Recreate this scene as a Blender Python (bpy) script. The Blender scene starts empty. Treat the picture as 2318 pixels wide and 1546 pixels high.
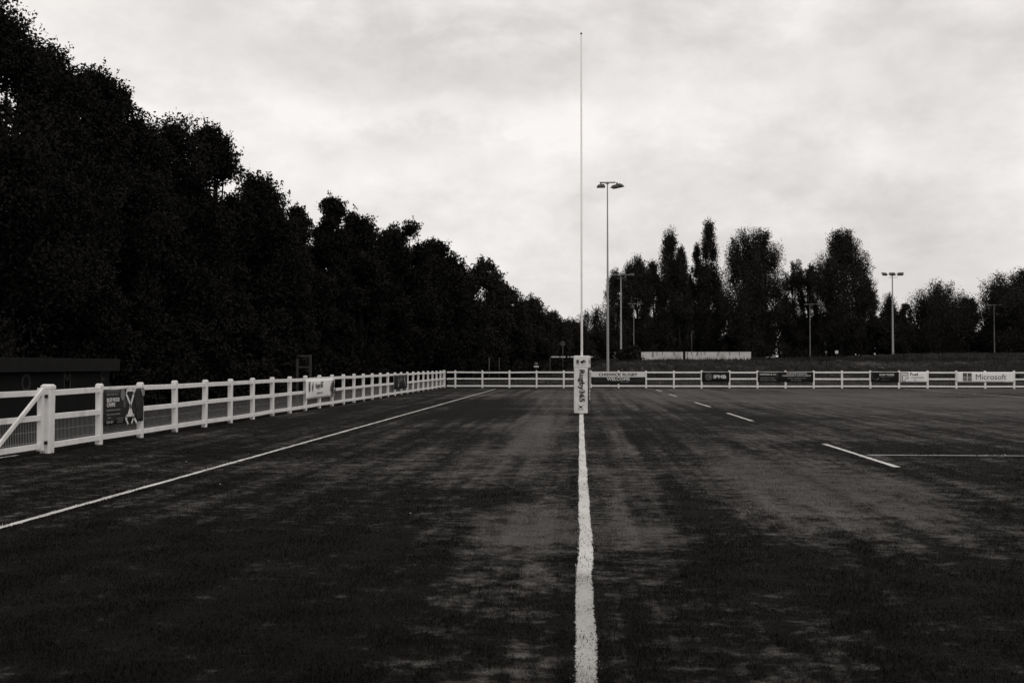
import bpy, bmesh, math, random
import numpy as np
from mathutils import Vector, Matrix

random.seed(7)
SC = bpy.context.scene
COL = SC.collection
R = math.radians

# ------------------------------------------------------------------ camera
F, CX, CY = 2254.0, 1159.0, 773.0
YAW, PITCH, CH = math.atan(156.0 / F), math.atan(54.0 / F), 1.61
cs, sn, cp, sp = math.cos(YAW), math.sin(YAW), math.cos(PITCH), math.sin(PITCH)
FW = Vector((-sn * cp, cs * cp, sp))
RT = Vector((cs, sn, 0))
UP = RT.cross(FW)
CAM = Vector((0, 0, CH))


def ray(px, py):
    return (FW + RT * ((px - CX) / F) - UP * ((py - CY) / F)).normalized()


def P(px, py, Y):
    d = ray(px, py)
    return CAM + d * (Y / d.y)


def G(px, py, z=0.0):
    d = ray(px, py)
    return CAM + d * ((z - CH) / d.z)


def PX(px, py, X):
    d = ray(px, py)
    return CAM + d * (X / d.x)


cam = bpy.data.cameras.new("camera")
cam.sensor_width = 36.0
cam.lens = 36.0 * F / 2318.0
cam.clip_end = 3000
cam.clip_start = 0.05
co = bpy.data.objects.new("camera", cam)
COL.objects.link(co)
M = Matrix((RT, UP, -FW)).transposed().to_4x4()
M.translation = CAM
co.matrix_world = M
SC.camera = co

# ------------------------------------------------------------------ terrain height


def sstep(a, b, x):
    t = np.clip((np.asarray(x, float) - a) / (b - a), 0, 1)
    return t * t * (3 - 2 * t)


def height(x, y):
    x = np.asarray(x, float)
    y = np.asarray(y, float)
    right = sstep(-9, 6, x - 0.02 * (y - 80))
    h = 1.95 * sstep(73.5, 92, y) * right + 0.9 * sstep(95, 190, y) * (0.3 + 0.7 * right)
    h = h + 0.8 * sstep(110, 160, y) * sstep(38, 60, x)
    h = h + 0.10 * np.sin(x * 0.9 + y * 0.33) * sstep(76, 84, y)
    h = h + 0.07 * np.sin(x * 2.3 - y * 0.7) * sstep(76, 84, y)
    h = h - 0.25 * sstep(-11.5, -14, x) * (1 - sstep(73, 80, y))
    return h


def hz(x, y):
    return float(height(x, y))


# ------------------------------------------------------------------ materials
def newmat(name):
    m = bpy.data.materials.new(name)
    m.use_nodes = True
    nt = m.node_tree
    b = nt.nodes["Principled BSDF"]
    return m, nt, b


def plain(name, c, rough=0.6, spec=0.3, var=0.15, scale=6.0, metal=0.0, dirt=0.0, bump=0.0, twoside=False):
    """tinted paint / plastic / metal with weathering noise"""
    m, nt, b = newmat(name)
    N, L = nt.nodes, nt.links
    if isinstance(c, (int, float)):
        c = (c, c * 0.98, c * 0.965)
    tc = N.new("ShaderNodeTexCoord")
    no = N.new("ShaderNodeTexNoise")
    no.inputs["Scale"].default_value = scale
    no.inputs["Detail"].default_value = 6
    no.inputs["Roughness"].default_value = 0.65
    L.new(tc.outputs["Object"], no.inputs["Vector"])
    ra = N.new("ShaderNodeMapRange")
    ra.inputs[1].default_value = 0.3
    ra.inputs[2].default_value = 0.7
    ra.inputs[3].default_value = 1 - var
    ra.inputs[4].default_value = 1 + var * 0.5
    L.new(no.outputs["Fac"], ra.inputs[0])
    mx = N.new("ShaderNodeMix")
    mx.data_type = "RGBA"
    mx.blend_type = "MULTIPLY"
    mx.inputs[0].default_value = 1
    mx.inputs[6].default_value = (*c, 1)
    L.new(ra.outputs[0], mx.inputs[7])
    src = mx.outputs[2]
    if dirt > 0:
        n2 = N.new("ShaderNodeTexNoise")
        n2.inputs["Scale"].default_value = scale * 0.45
        n2.inputs["Detail"].default_value = 8
        n2.inputs["Roughness"].default_value = 0.75
        mp = N.new("ShaderNodeMapping")
        mp.inputs["Scale"].default_value = (1, 1, 0.35)
        L.new(tc.outputs["Object"], mp.inputs[0])
        L.new(mp.outputs[0], n2.inputs["Vector"])
        cr = N.new("ShaderNodeMapRange")
        cr.inputs[1].default_value = 0.52
        cr.inputs[2].default_value = 0.78
        cr.inputs[3].default_value = 0
        cr.inputs[4].default_value = dirt
        L.new(n2.outputs["Fac"], cr.inputs[0])
        m2 = N.new("ShaderNodeMix")
        m2.data_type = "RGBA"
        L.new(cr.outputs[0], m2.inputs[0])
        L.new(src, m2.inputs[6])
        m2.inputs[7].default_value = (c[0] * 0.3, c[1] * 0.29, c[2] * 0.26, 1)
        src = m2.outputs[2]
    L.new(src, b.inputs["Base Color"])
    b.inputs["Roughness"].default_value = rough
    b.inputs["Specular IOR Level"].default_value = spec
    b.inputs["Metallic"].default_value = metal
    if bump > 0:
        bp = N.new("ShaderNodeBump")
        bp.inputs["Strength"].default_value = bump
        bp.inputs["Distance"].default_value = 0.02
        L.new(no.outputs["Fac"], bp.inputs["Height"])
        L.new(bp.outputs[0], b.inputs["Normal"])
    return m


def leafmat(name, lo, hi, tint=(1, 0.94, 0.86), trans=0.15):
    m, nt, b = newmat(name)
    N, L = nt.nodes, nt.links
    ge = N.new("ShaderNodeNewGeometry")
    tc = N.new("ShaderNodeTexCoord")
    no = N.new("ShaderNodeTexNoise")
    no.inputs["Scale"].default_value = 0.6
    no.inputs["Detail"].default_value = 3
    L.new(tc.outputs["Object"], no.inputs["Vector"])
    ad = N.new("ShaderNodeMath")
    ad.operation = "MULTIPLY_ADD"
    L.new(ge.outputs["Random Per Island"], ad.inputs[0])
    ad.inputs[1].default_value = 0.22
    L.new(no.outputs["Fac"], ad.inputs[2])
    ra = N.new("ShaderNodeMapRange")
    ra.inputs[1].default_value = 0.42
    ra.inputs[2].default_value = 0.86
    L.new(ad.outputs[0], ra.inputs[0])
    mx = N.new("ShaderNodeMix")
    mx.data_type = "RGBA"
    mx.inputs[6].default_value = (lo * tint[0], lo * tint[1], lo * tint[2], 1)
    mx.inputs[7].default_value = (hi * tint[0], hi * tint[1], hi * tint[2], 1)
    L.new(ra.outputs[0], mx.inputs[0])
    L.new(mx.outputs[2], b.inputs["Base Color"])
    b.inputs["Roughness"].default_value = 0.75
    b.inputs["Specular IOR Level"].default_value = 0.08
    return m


def turfmat(name, dark, light, blade=False):
    """worn pitch: dark lush grass and pale dry wear, edge broken up by noise; 'dry' attribute = how worn, plus painted far sheen and near vignette"""
    m, nt, b = newmat(name)
    N, L = nt.nodes, nt.links
    ge = N.new("ShaderNodeNewGeometry")
    at = N.new("ShaderNodeAttribute")
    at.attribute_name = "dry"

    def noise(scale, detail, rough, sx=1, sy=1):
        mp = N.new("ShaderNodeMapping")
        mp.inputs["Scale"].default_value = (sx, sy, 1)
        L.new(ge.outputs["Position"], mp.inputs[0])
        n = N.new("ShaderNodeTexNoise")
        n.inputs["Scale"].default_value = scale
        n.inputs["Detail"].default_value = detail
        n.inputs["Roughness"].default_value = rough
        L.new(mp.outputs[0], n.inputs["Vector"])
        return n.outputs["Fac"]

    def math_(op, a, c, d=None):
        q = N.new("ShaderNodeMath")
        q.operation = op
        for i, v in enumerate((a, c, d)):
            if v is None:
                continue
            if isinstance(v, (int, float)):
                q.inputs[i].default_value = v
            else:
                L.new(v, q.inputs[i])
        return q.outputs[0]

    n1 = noise(0.36, 5, 0.65, 0.4, 0.7)
    n2 = noise(2.6, 9, 0.72, 0.85, 1.1)
    n3 = noise(8.5, 6, 0.68, 0.8, 1.15)
    n4 = noise(70.0, 2, 0.6)
    n5 = noise(1.0, 4, 0.6, 2.4, 0.07)
    s = math_("MULTIPLY_ADD", n1, 2.0, math_("MULTIPLY", at.outputs["Fac"], 1.0))
    s = math_("MULTIPLY_ADD", n5, 1.7, s)
    s = math_("MULTIPLY_ADD", n2, 2.6, s)
    s = math_("MULTIPLY_ADD", n3, 2.6, s)
    mr = N.new("ShaderNodeMapRange")
    mr.interpolation_type = "SMOOTHSTEP"
    mr.inputs[1].default_value = 4.46
    mr.inputs[2].default_value = 5.50
    L.new(s, mr.inputs[0])
    mx = N.new("ShaderNodeMix")
    mx.data_type = "RGBA"
    mx.inputs[6].default_value = (dark, dark * 0.88, dark * 0.80, 1)
    mx.inputs[7].default_value = (light, light * 0.945, light * 0.892, 1)
    L.new(mr.outputs[0], mx.inputs[0])
    # fine mottling of the blades
    m3 = N.new("ShaderNodeMapRange")
    m3.inputs[1].default_value = 0.3
    m3.inputs[2].default_value = 0.72
    m3.inputs[3].default_value = 0.62
    m3.inputs[4].default_value = 1.35
    L.new(math_("MULTIPLY_ADD", n4, 0.5, math_("MULTIPLY", n3, 0.5)), m3.inputs[0])
    mm = N.new("ShaderNodeMix")
    mm.data_type = "RGBA"
    mm.blend_type = "MULTIPLY"
    mm.inputs[0].default_value = 1
    L.new(mx.outputs[2], mm.inputs[6])
    L.new(m3.outputs[0], mm.inputs[7])
    out = mm.outputs[2]
    for src_, lo_, hi_ in ((n5, .78, 1.22), (n2, .74, 1.26), (n1, .85, 1.15)):
        mv = N.new("ShaderNodeMapRange")
        mv.inputs[1].default_value = 0.36
        mv.inputs[2].default_value = 0.64
        mv.inputs[3].default_value = lo_
        mv.inputs[4].default_value = hi_
        L.new(src_, mv.inputs[0])
        mw = N.new("ShaderNodeMix")
        mw.data_type = "RGBA"
        mw.blend_type = "MULTIPLY"
        mw.inputs[0].default_value = 1
        L.new(out, mw.inputs[6])
        L.new(mv.outputs[0], mw.inputs[7])
        out = mw.outputs[2]
    if blade:
        rr = N.new("ShaderNodeMapRange")
        rr.inputs[3].default_value = 0.75
        rr.inputs[4].default_value = 1.4
        L.new(ge.outputs["Random Per Island"], rr.inputs[0])
        mb = N.new("ShaderNodeMix")
        mb.data_type = "RGBA"
        mb.blend_type = "MULTIPLY"
        mb.inputs[0].default_value = 1
        L.new(out, mb.inputs[6])
        L.new(rr.outputs[0], mb.inputs[7])
        out = mb.outputs[2]
    L.new(out, b.inputs["Base Color"])
    b.inputs["Roughness"].default_value = 0.9
    b.inputs["Specular IOR Level"].default_value = 0.05
    if not blade:
        bp = N.new("ShaderNodeBump")
        bp.inputs["Strength"].default_value = 0.6
        bp.inputs["Distance"].default_value = 0.03
        L.new(math_("ADD", n3, math_("MULTIPLY", n4, 0.4)), bp.inputs["Height"])
        L.new(bp.outputs[0], b.inputs["Normal"])
    return m


def paintmat(name, c):
    """line-marking paint on grass: worn, with turf showing through"""
    m, nt, b = newmat(name)
    N, L = nt.nodes, nt.links
    ge = N.new("ShaderNodeNewGeometry")
    n = N.new("ShaderNodeTexNoise")
    n.inputs["Scale"].default_value = 26
    n.inputs["Detail"].default_value = 5
    n.inputs["Roughness"].default_value = 0.7
    L.new(ge.outputs["Position"], n.inputs["Vector"])
    n2 = N.new("ShaderNodeTexNoise")
    n2.inputs["Scale"].default_value = 1.1
    n2.inputs["Detail"].default_value = 3
    L.new(ge.outputs["Position"], n2.inputs["Vector"])
    ad = N.new("ShaderNodeMath")
    ad.operation = "MULTIPLY_ADD"
    L.new(n2.outputs["Fac"], ad.inputs[0])
    ad.inputs[1].default_value = 0.7
    L.new(n.outputs["Fac"], ad.inputs[2])
    mr = N.new("ShaderNodeMapRange")
    mr.inputs[1].default_value = 0.6
    mr.inputs[2].default_value = 0.95
    L.new(ad.outputs[0], mr.inputs[0])
    mx = N.new("ShaderNodeMix")
    mx.data_type = "RGBA"
    mx.inputs[6].default_value = (c * 0.62, c * 0.6, c * 0.57, 1)
    mx.inputs[7].default_value = (c, c * 0.985, c * 0.955, 1)
    L.new(mr.outputs[0], mx.inputs[0])
    # the nearest stretch is an older, thinner coat
    sp_ = N.new("ShaderNodeSeparateXYZ")
    L.new(ge.outputs["Position"], sp_.inputs[0])
    old = N.new("ShaderNodeMapRange")
    old.inputs[1].default_value = G(1320, 1290).y - 0.30
    old.inputs[2].default_value = G(1320, 1290).y + 0.05
    old.inputs[3].default_value = 0.66
    old.inputs[4].default_value = 1.0
    L.new(sp_.outputs[1], old.inputs[0])
    m5 = N.new("ShaderNodeMix")
    m5.data_type = "RGBA"
    m5.blend_type = "MULTIPLY"
    m5.inputs[0].default_value = 1
    L.new(mx.outputs[2], m5.inputs[6])
    L.new(old.outputs[0], m5.inputs[7])
    L.new(m5.outputs[2], b.inputs["Base Color"])
    b.inputs["Roughness"].default_value = 0.9
    b.inputs["Specular IOR Level"].default_value = 0.1
    return m


MAT = {}
MAT["turf"] = turfmat("worn_turf", 0.0066, 0.068)
MAT["blade"] = turfmat("grass_blade", 0.0070, 0.080, True)
MAT["paint"] = paintmat("line_paint", 0.60)
MAT["white"] = plain("white_plastic_rail", 0.76, 0.45, 0.3, 0.12, 3.0, dirt=0.55)
MAT["postwhite"] = plain("white_plastic_post", 0.72, 0.45, 0.3, 0.12, 3.0, dirt=0.6)
MAT["wire"] = plain("galvanised_wire", 0.32, 0.5, 0.4, 0.2, 9.0)
MAT["black"] = plain("black_hinge", 0.015, 0.5, 0.3)
MAT["pole"] = plain("goalpost_paint", 0.78, 0.35, 0.4, 0.05, 2.0, dirt=0.12)
MAT["galv"] = plain("galvanised_steel", 0.20, 0.5, 0.4, 0.15, 2.0)
MAT["galvdim"] = plain("dull_mast_steel", 0.085, 0.6, 0.3, 0.15, 2.0)
MAT["galvdark"] = plain("floodlight_housing", 0.07, 0.5, 0.3, 0.15, 5.0)
MAT["lens"] = plain("floodlight_glass", 0.35, 0.15, 0.5, 0.05, 5.0)
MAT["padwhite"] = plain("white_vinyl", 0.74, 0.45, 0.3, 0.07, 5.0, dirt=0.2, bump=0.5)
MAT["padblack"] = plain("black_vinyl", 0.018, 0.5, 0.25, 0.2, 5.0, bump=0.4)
MAT["ink"] = plain("dark_print", 0.014, 0.6, 0.15, 0.2, 8.0)
MAT["inkgrey"] = plain("grey_print", 0.17, 0.6, 0.15, 0.15, 8.0)
MAT["inkmid"] = plain("midgrey_print", 0.085, 0.6, 0.15, 0.3, 14.0)
MAT["inklight"] = plain("pale_print", 0.62, 0.6, 0.2, 0.15, 8.0)
MAT["inkdim"] = plain("faded_print", 0.22, 0.6, 0.2, 0.25, 14.0)
MAT["bannerwhite"] = plain("white_banner_vinyl", 0.80, 0.5, 0.25, 0.08, 2.5, dirt=0.2, bump=0.25)
MAT["bannerblack"] = plain("black_banner_vinyl", 0.008, 0.5, 0.12, 0.3, 2.5, bump=0.25)
MAT["bannerbrown"] = plain("dark_banner_vinyl", 0.024, 0.5, 0.12, 0.3, 2.5, bump=0.25)
MAT["bannergrey"] = plain("grey_banner_vinyl", 0.66, 0.5, 0.25, 0.08, 2.5, dirt=0.1, bump=0.25)
MAT["concrete"] = plain("stained_render", 0.58, 0.85, 0.1, 0.15, 0.8, dirt=0.85)
MAT["timber"] = plain("dark_timber", 0.045, 0.8, 0.1, 0.3, 3.0)
MAT["felt"] = plain("weathered_fascia", 0.011, 0.85, 0.1, 0.3, 3.0)
MAT["darkwall"] = plain("dark_boarding", 0.008, 0.85, 0.1, 0.3, 3.0)
MAT["sign"] = plain("sign_face", 0.5, 0.5, 0.2, 0.1, 4.0)
MAT["signgrey"] = plain("grey_sign_face", 0.14, 0.5, 0.2, 0.1, 4.0)
MAT["signdim"] = plain("dull_sign_ring", 0.07, 0.5, 0.2, 0.1, 4.0)
MAT["slim"] = plain("dull_steel", 0.05, 0.6, 0.3, 0.2, 4.0)
MAT["bark"] = plain("bark", 0.016, 0.9, 0.05, 0.4, 5.0)
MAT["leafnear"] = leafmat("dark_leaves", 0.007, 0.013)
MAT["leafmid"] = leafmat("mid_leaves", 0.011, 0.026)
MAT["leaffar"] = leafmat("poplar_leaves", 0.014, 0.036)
MAT["rough"] = leafmat("rough_grass", 0.009, 0.030, (1, 0.93, 0.84))


# ------------------------------------------------------------------ mesh helpers
def mesh_from(verts, faces, name):
    me = bpy.data.meshes.new(name)
    me.from_pydata(verts, [], faces)
    me.update()
    return me


def quadmesh(name, V, k=4):
    """V: (n,k,3) -> n separate k-gons, fast"""
    n = V.shape[0]
    me = bpy.data.meshes.new(name)
    me.vertices.add(n * k)
    me.vertices.foreach_set("co", V.reshape(-1).astype(np.float32))
    me.loops.add(n * k)
    me.loops.foreach_set("vertex_index", np.arange(n * k, dtype=np.int32))
    me.polygons.add(n)
    me.polygons.foreach_set("loop_start", np.arange(0, n * k, k, dtype=np.int32))
    me.update(calc_edges=True)
    me.validate()
    return me


def link(name, me, mat=None, parent=None, loc=None):
    o = bpy.data.objects.new(name, me)
    COL.objects.link(o)
    if mat is not None and me is not None:
        for m in mat if isinstance(mat, (list, tuple)) else [mat]:
            me.materials.append(m)
    if parent is not None:
        o.parent = parent
    if loc is not None:
        o.location = loc
    return o


def tag(o, label=None, cat=None, group=None, kind=None):
    if label:
        o["label"] = label
    if cat:
        o["category"] = cat
    if group:
        o["group"] = group
    if kind:
        o["kind"] = kind
    return o


def thing(name, label, cat, loc=(0, 0, 0), rz=0.0, group=None):
    o = bpy.data.objects.new(name, None)
    o.empty_display_size = 0.2
    COL.objects.link(o)
    o.location = loc
    o.rotation_euler = (0, 0, rz)
    return tag(o, label, cat, group)


class MB:
    def __init__(s):
        s.bm = bmesh.new()

    def box(s, a, b, bevel=0.0, mi=0, mat=None):
        a, b = Vector(a), Vector(b)
        r = bmesh.ops.create_cube(s.bm, size=1)
        vs = r["verts"]
        for v in vs:
            v.co = Vector(((a[i] + b[i]) / 2 + v.co[i] * (b[i] - a[i])) for i in range(3))
        fs = {f for v in vs for f in v.link_faces}
        if bevel > 0:
            es = list({e for v in vs for e in v.link_edges})
            rr = bmesh.ops.bevel(s.bm, geom=es, offset=bevel, segments=2, affect="EDGES", profile=0.6)
            vs = list({v for f in rr["faces"] for v in f.verts} | {v for v in vs if v.is_valid})
            fs = {f for v in vs for f in v.link_faces}
        for f in fs:
            if f.is_valid:
                f.material_index = mi
        if mat is not None:
            bmesh.ops.transform(s.bm, matrix=mat, verts=[v for v in vs if v.is_valid])
        return s

    def tube(s, pts, radii, n=10, cap=True, mi=0):
        rings = []
        pts = [Vector(p) for p in pts]
        if isinstance(radii, (int, float)):
            radii = [radii] * len(pts)
        for i, p in enumerate(pts):
            d = (pts[min(i + 1, len(pts) - 1)] - pts[max(i - 1, 0)]).normalized()
            a = Vector((1, 0, 0)) if abs(d.x) < 0.8 else Vector((0, 1, 0))
            u = d.cross(a).normalized()
            w = d.cross(u)
            rings.append([s.bm.verts.new(p + (u * math.cos(2 * math.pi * k / n) + w * math.sin(2 * math.pi * k / n)) * radii[i]) for k in range(n)])
        for i in range(len(rings) - 1):
            for k in range(n):
                f = s.bm.faces.new((rings[i][k], rings[i][(k + 1) % n], rings[i + 1][(k + 1) % n], rings[i + 1][k]))
                f.smooth = True
                f.material_index = mi
        if cap:
            for rg in (rings[0], rings[-1]):
                try:
                    s.bm.faces.new(rg).material_index = mi
                except ValueError:
                    pass
        return s

    def poly(s, pts, mi=0):
        f = s.bm.faces.new([s.bm.verts.new(p) for p in pts])
        f.material_index = mi
        return s

    def prism(s, pts2, z0, z1, mi=0):
        lo = [s.bm.verts.new((p[0], p[1], z0)) for p in pts2]
        hi = [s.bm.verts.new((p[0], p[1], z1)) for p in pts2]
        n = len(pts2)
        s.bm.faces.new(lo[::-1]).material_index = mi
        s.bm.faces.new(hi).material_index = mi
        for i in range(n):
            s.bm.faces.new((lo[i], lo[(i + 1) % n], hi[(i + 1) % n], hi[i])).material_index = mi
        return s

    def mesh(s, name):
        bmesh.ops.recalc_face_normals(s.bm, faces=s.bm.faces[:])
        me = bpy.data.meshes.new(name)
        s.bm.to_mesh(me)
        s.bm.free()
        return me

    def build(s, name, mat, parent=None, loc=None):
        return link(name, s.mesh(name), mat, parent, loc)


def text_mesh(body, size, width=None, align="CENTER", bold=0.0, height=None, depth=0.0015):
    cu = bpy.data.curves.new("lettering", "FONT")
    cu.body = body
    cu.size = size
    cu.align_x = align
    cu.align_y = "CENTER"
    cu.offset = bold * size
    cu.extrude = depth
    cu.resolution_u = 3
    ob = bpy.data.objects.new("lettering", cu)
    COL.objects.link(ob)
    bpy.context.view_layer.update()
    dg = bpy.context.evaluated_depsgraph_get()
    me = bpy.data.meshes.new_from_object(ob.evaluated_get(dg))
    bpy.data.objects.remove(ob)
    bpy.data.curves.remove(cu)
    xs = [v.co.x for v in me.vertices]
    ys = [v.co.y for v in me.vertices]
    w, h = max(xs) - min(xs), max(ys) - min(ys)
    sx = 1 if width is None else width / w
    sy = sx if height is None else height / h
    cx = {"CENTER": (max(xs) + min(xs)) / 2, "LEFT": min(xs), "RIGHT": max(xs)}[align]
    cy = (max(ys) + min(ys)) / 2
    for v in me.vertices:
        v.co.x = (v.co.x - cx) * sx
        v.co.y = (v.co.y - cy) * sy
    me.materials.clear()
    return me


# ------------------------------------------------------------------ world and sun
def azel(px, py):
    d = ray(px, py)
    return math.degrees(math.atan2(d.x, d.y)), math.degrees(math.asin(d.z))


SKY = []
for (px, py, wx, wy, am) in ((1080, 150, 10, 2.6, -.13), (640, 60, 9, 3.0, -.08), (1500, 60, 9, 2.5, -.05), (2220, 190, 7, 2.0, -.06), (2150, 60, 8, 2, -.03), (900, 300, 6, .9, -.06),
                             (1800, 400, 10, 2, -.02), (850, 235, 6, 1.2, .09), (1240, 265, 5, .9, .12), (500, 180, 7, 2.4, .08), (1750, 250, 9, 1.6, .06), (1000, 420, 9, 1.6, .05), (1290, 95, 2, .6, .04), (560, 330, 5, 2, .05), (1100, 640, 14, 2.2, -.08), (2000, 560, 12, 3.0, -.06)):
    _z, _e = azel(px, py)
    SKY.append((_z, _e, wx, wy, am * (1.3 if am < 0 else 0.9)))


def build_world():
    w = bpy.data.worlds.new("World")
    SC.world = w
    w.use_nodes = True
    nt = w.node_tree
    N, L = nt.nodes, nt.links
    bg = N["Background"]
    sky = N.new("ShaderNodeTexSky")
    sky.sky_type = "NISHITA"
    sky.sun_disc = False
    sky.sun_elevation = R(48)
    sky.sun_rotation = R(150)
    bw = N.new("ShaderNodeRGBToBW")
    L.new(sky.outputs[0], bw.inputs[0])
    tint = N.new("ShaderNodeMix")
    tint.data_type = "RGBA"
    tint.blend_type = "MULTIPLY"
    tint.inputs[0].default_value = 1
    tint.inputs[7].default_value = (1, 0.962, 0.938, 1)
    L.new(bw.outputs[0], tint.inputs[6])
    tc = N.new("ShaderNodeTexCoord")
    sx = N.new("ShaderNodeSeparateXYZ")
    L.new(tc.outputs["Generated"], sx.inputs[0])

    def math_(op, a, b=None, c=None, clamp=False):
        q = N.new("ShaderNodeMath")
        q.operation = op
        q.use_clamp = clamp
        for i, v in enumerate((a, b, c)):
            if v is None:
                continue
            if isinstance(v, (int, float)):
                q.inputs[i].default_value = v
            else:
                L.new(v, q.inputs[i])
        return q.outputs[0]

    zz = math_("ADD", math_("MAXIMUM", sx.outputs[2], 0.0), 0.30)
    cb = N.new("ShaderNodeCombineXYZ")
    L.new(math_("DIVIDE", sx.outputs[0], zz), cb.inputs[0])
    L.new(math_("DIVIDE", sx.outputs[1], zz), cb.inputs[1])

    def noise(scale, detail, rough, dist, off, s=(1, 1, 1)):
        mp = N.new("ShaderNodeMapping")
        mp.inputs["Location"].default_value = off
        mp.inputs["Scale"].default_value = s
        L.new(tc.outputs["Generated"], mp.inputs[0])
        n = N.new("ShaderNodeTexNoise")
        n.inputs["Scale"].default_value = scale
        n.inputs["Detail"].default_value = detail
        n.inputs["Roughness"].default_value = rough
        n.inputs["Distortion"].default_value = dist
        L.new(mp.outputs[0], n.inputs["Vector"])
        return n.outputs["Fac"]

    a = noise(3.2, 4, 0.5, 0.15, (3.1, 7.4, 0), (1, 1, 1.7))
    b = noise(7.5, 7, 0.58, 0.2, (1.3, 2.2, 4), (1, 1, 1.9))
    c = noise(22.0, 6, 0.6, 0.1, (5.3, 0.2, 1), (1, 1, 1.6))
    s = math_("ADD", math_("MULTIPLY", a, 0.40), math_("ADD", math_("MULTIPLY", b, 0.56), math_("MULTIPLY", c, 0.24)))
    # broad cloud masses: bearing, elevation (degrees), half-widths, weight
    az = math_("ARCTAN2", sx.outputs[0], sx.outputs[1])
    el = math_("ARCSINE", sx.outputs[2])
    wob = math_("MULTIPLY_ADD", b, 0.30, -0.15)
    for (a0, e0, wa, we, am) in SKY:
        da = math_("DIVIDE", math_("ADD", math_("ADD", az, -R(a0)), wob), R(wa))
        de = math_("DIVIDE", math_("ADD", math_("ADD", el, -R(e0)), math_("MULTIPLY", wob, 0.45)), R(we))
        r2 = math_("ADD", math_("MULTIPLY", da, da), math_("MULTIPLY", de, de))
        s = math_("ADD", s, math_("MULTIPLY", math_("POWER", 2.718, math_("MULTIPLY", r2, -1.0)), am))
    mr = N.new("ShaderNodeMapRange")
    mr.inputs[1].default_value = 0.38
    mr.inputs[2].default_value = 0.76
    mr.inputs[3].default_value = 6.5
    mr.inputs[4].default_value = 10.0
    L.new(s, mr.inputs[0])
    # brighter cloud base high overhead, duller near the horizon
    hi = N.new("ShaderNodeMapRange")
    hi.inputs[1].default_value = 0.0
    hi.inputs[2].default_value = 0.12
    hi.inputs[3].default_value = 0.93
    hi.inputs[4].default_value = 1.0
    L.new(sx.outputs[2], hi.inputs[0])
    cl = math_("MULTIPLY", mr.outputs[0], hi.outputs[0])
    cc = N.new("ShaderNodeMix")
    cc.data_type = "RGBA"
    cc.blend_type = "MULTIPLY"
    cc.inputs[0].default_value = 1
    cc.inputs[7].default_value = (1, 0.962, 0.938, 1)
    L.new(cl, cc.inputs[6])
    mx = N.new("ShaderNodeMix")
    mx.data_type = "RGBA"
    mx.inputs[0].default_value = 0.94
    L.new(tint.outputs[2], mx.inputs[6])
    L.new(cc.outputs[2], mx.inputs[7])
    L.new(mx.outputs[2], bg.inputs[0])
    bg.inputs[1].default_value = 0.1


build_world()
sl = bpy.data.lights.new("sun", "SUN")
sl.energy = 0.6
sl.angle = R(25)
sl.color = (1, 0.97, 0.92)
so = bpy.data.objects.new("sun", sl)
COL.objects.link(so)
sd = Vector((math.sin(R(150)) * math.cos(R(48)), math.cos(R(150)) * math.cos(R(48)), math.sin(R(48))))
so.rotation_euler = (-sd).to_track_quat("-Z", "Y").to_euler()
so.location = sd * 60

SC.view_settings.view_transform = "Standard"
SC.view_settings.look = "None"
SC.view_settings.exposure = 0.0
SC.view_settings.gamma = 1.0

# ------------------------------------------------------------------ ground
BLOBS = [  # pixel centre, pixel radii, strength of wear
    (1190, 1195, 150, 75, 1.25), (1200, 1000, 95, 55, 1.0), (1235, 935, 60, 30, .8), (1250, 895, 60, 14, .7),
    (1740, 1075, 200, 55, 1.0), (2010, 1115, 260, 60, .85), (1600, 1010, 160, 30, .55), (2060, 955, 300, 30, .55),
    (1420, 1120, 60, 90, .55), (1480, 1215, 110, 45, .7), (1390, 985, 50, 60, .5), (930, 1045, 230, 35, .40),
    (560, 1110, 260, 50, .22), (380, 1290, 300, 60, .10), (1120, 1525, 170, 45, .5), (1700, 1545, 260, 45, .25),
    (2200, 1220, 200, 50, .45), (1750, 900, 400, 13, .7), (2150, 915, 300, 16, .7), (1450, 905, 110, 18, .6),
    (1100, 893, 80, 9, .5), (860, 985, 200, 25, .18), (300, 1050, 260, 20, .25), (1800, 1200, 300, 45, .3),
    # dark lush patches and tracks
    (1560, 1110, 40, 90, -.5), (1590, 1170, 60, 60, -.5), (2260, 1155, 110, 35, -.5), (1800, 945, 260, 14, -.45),
    (1130, 1120, 120, 20, -.5), (1900, 1010, 330, 12, -.3), (1460, 985, 60, 40, -.3), (1090, 920, 60, 20, -.3),
]
_B = []
for (bx, by, rx, ry, am) in BLOBS:
    c0 = G(bx, by)
    c1 = G(bx + rx, by)
    ra = abs(c1.x - c0.x)
    rb = abs(G(bx, by - ry).y - G(bx, by + ry * 0.9).y) / 2
    _B.append((c0.x, c0.y, ra, rb, am))


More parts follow.
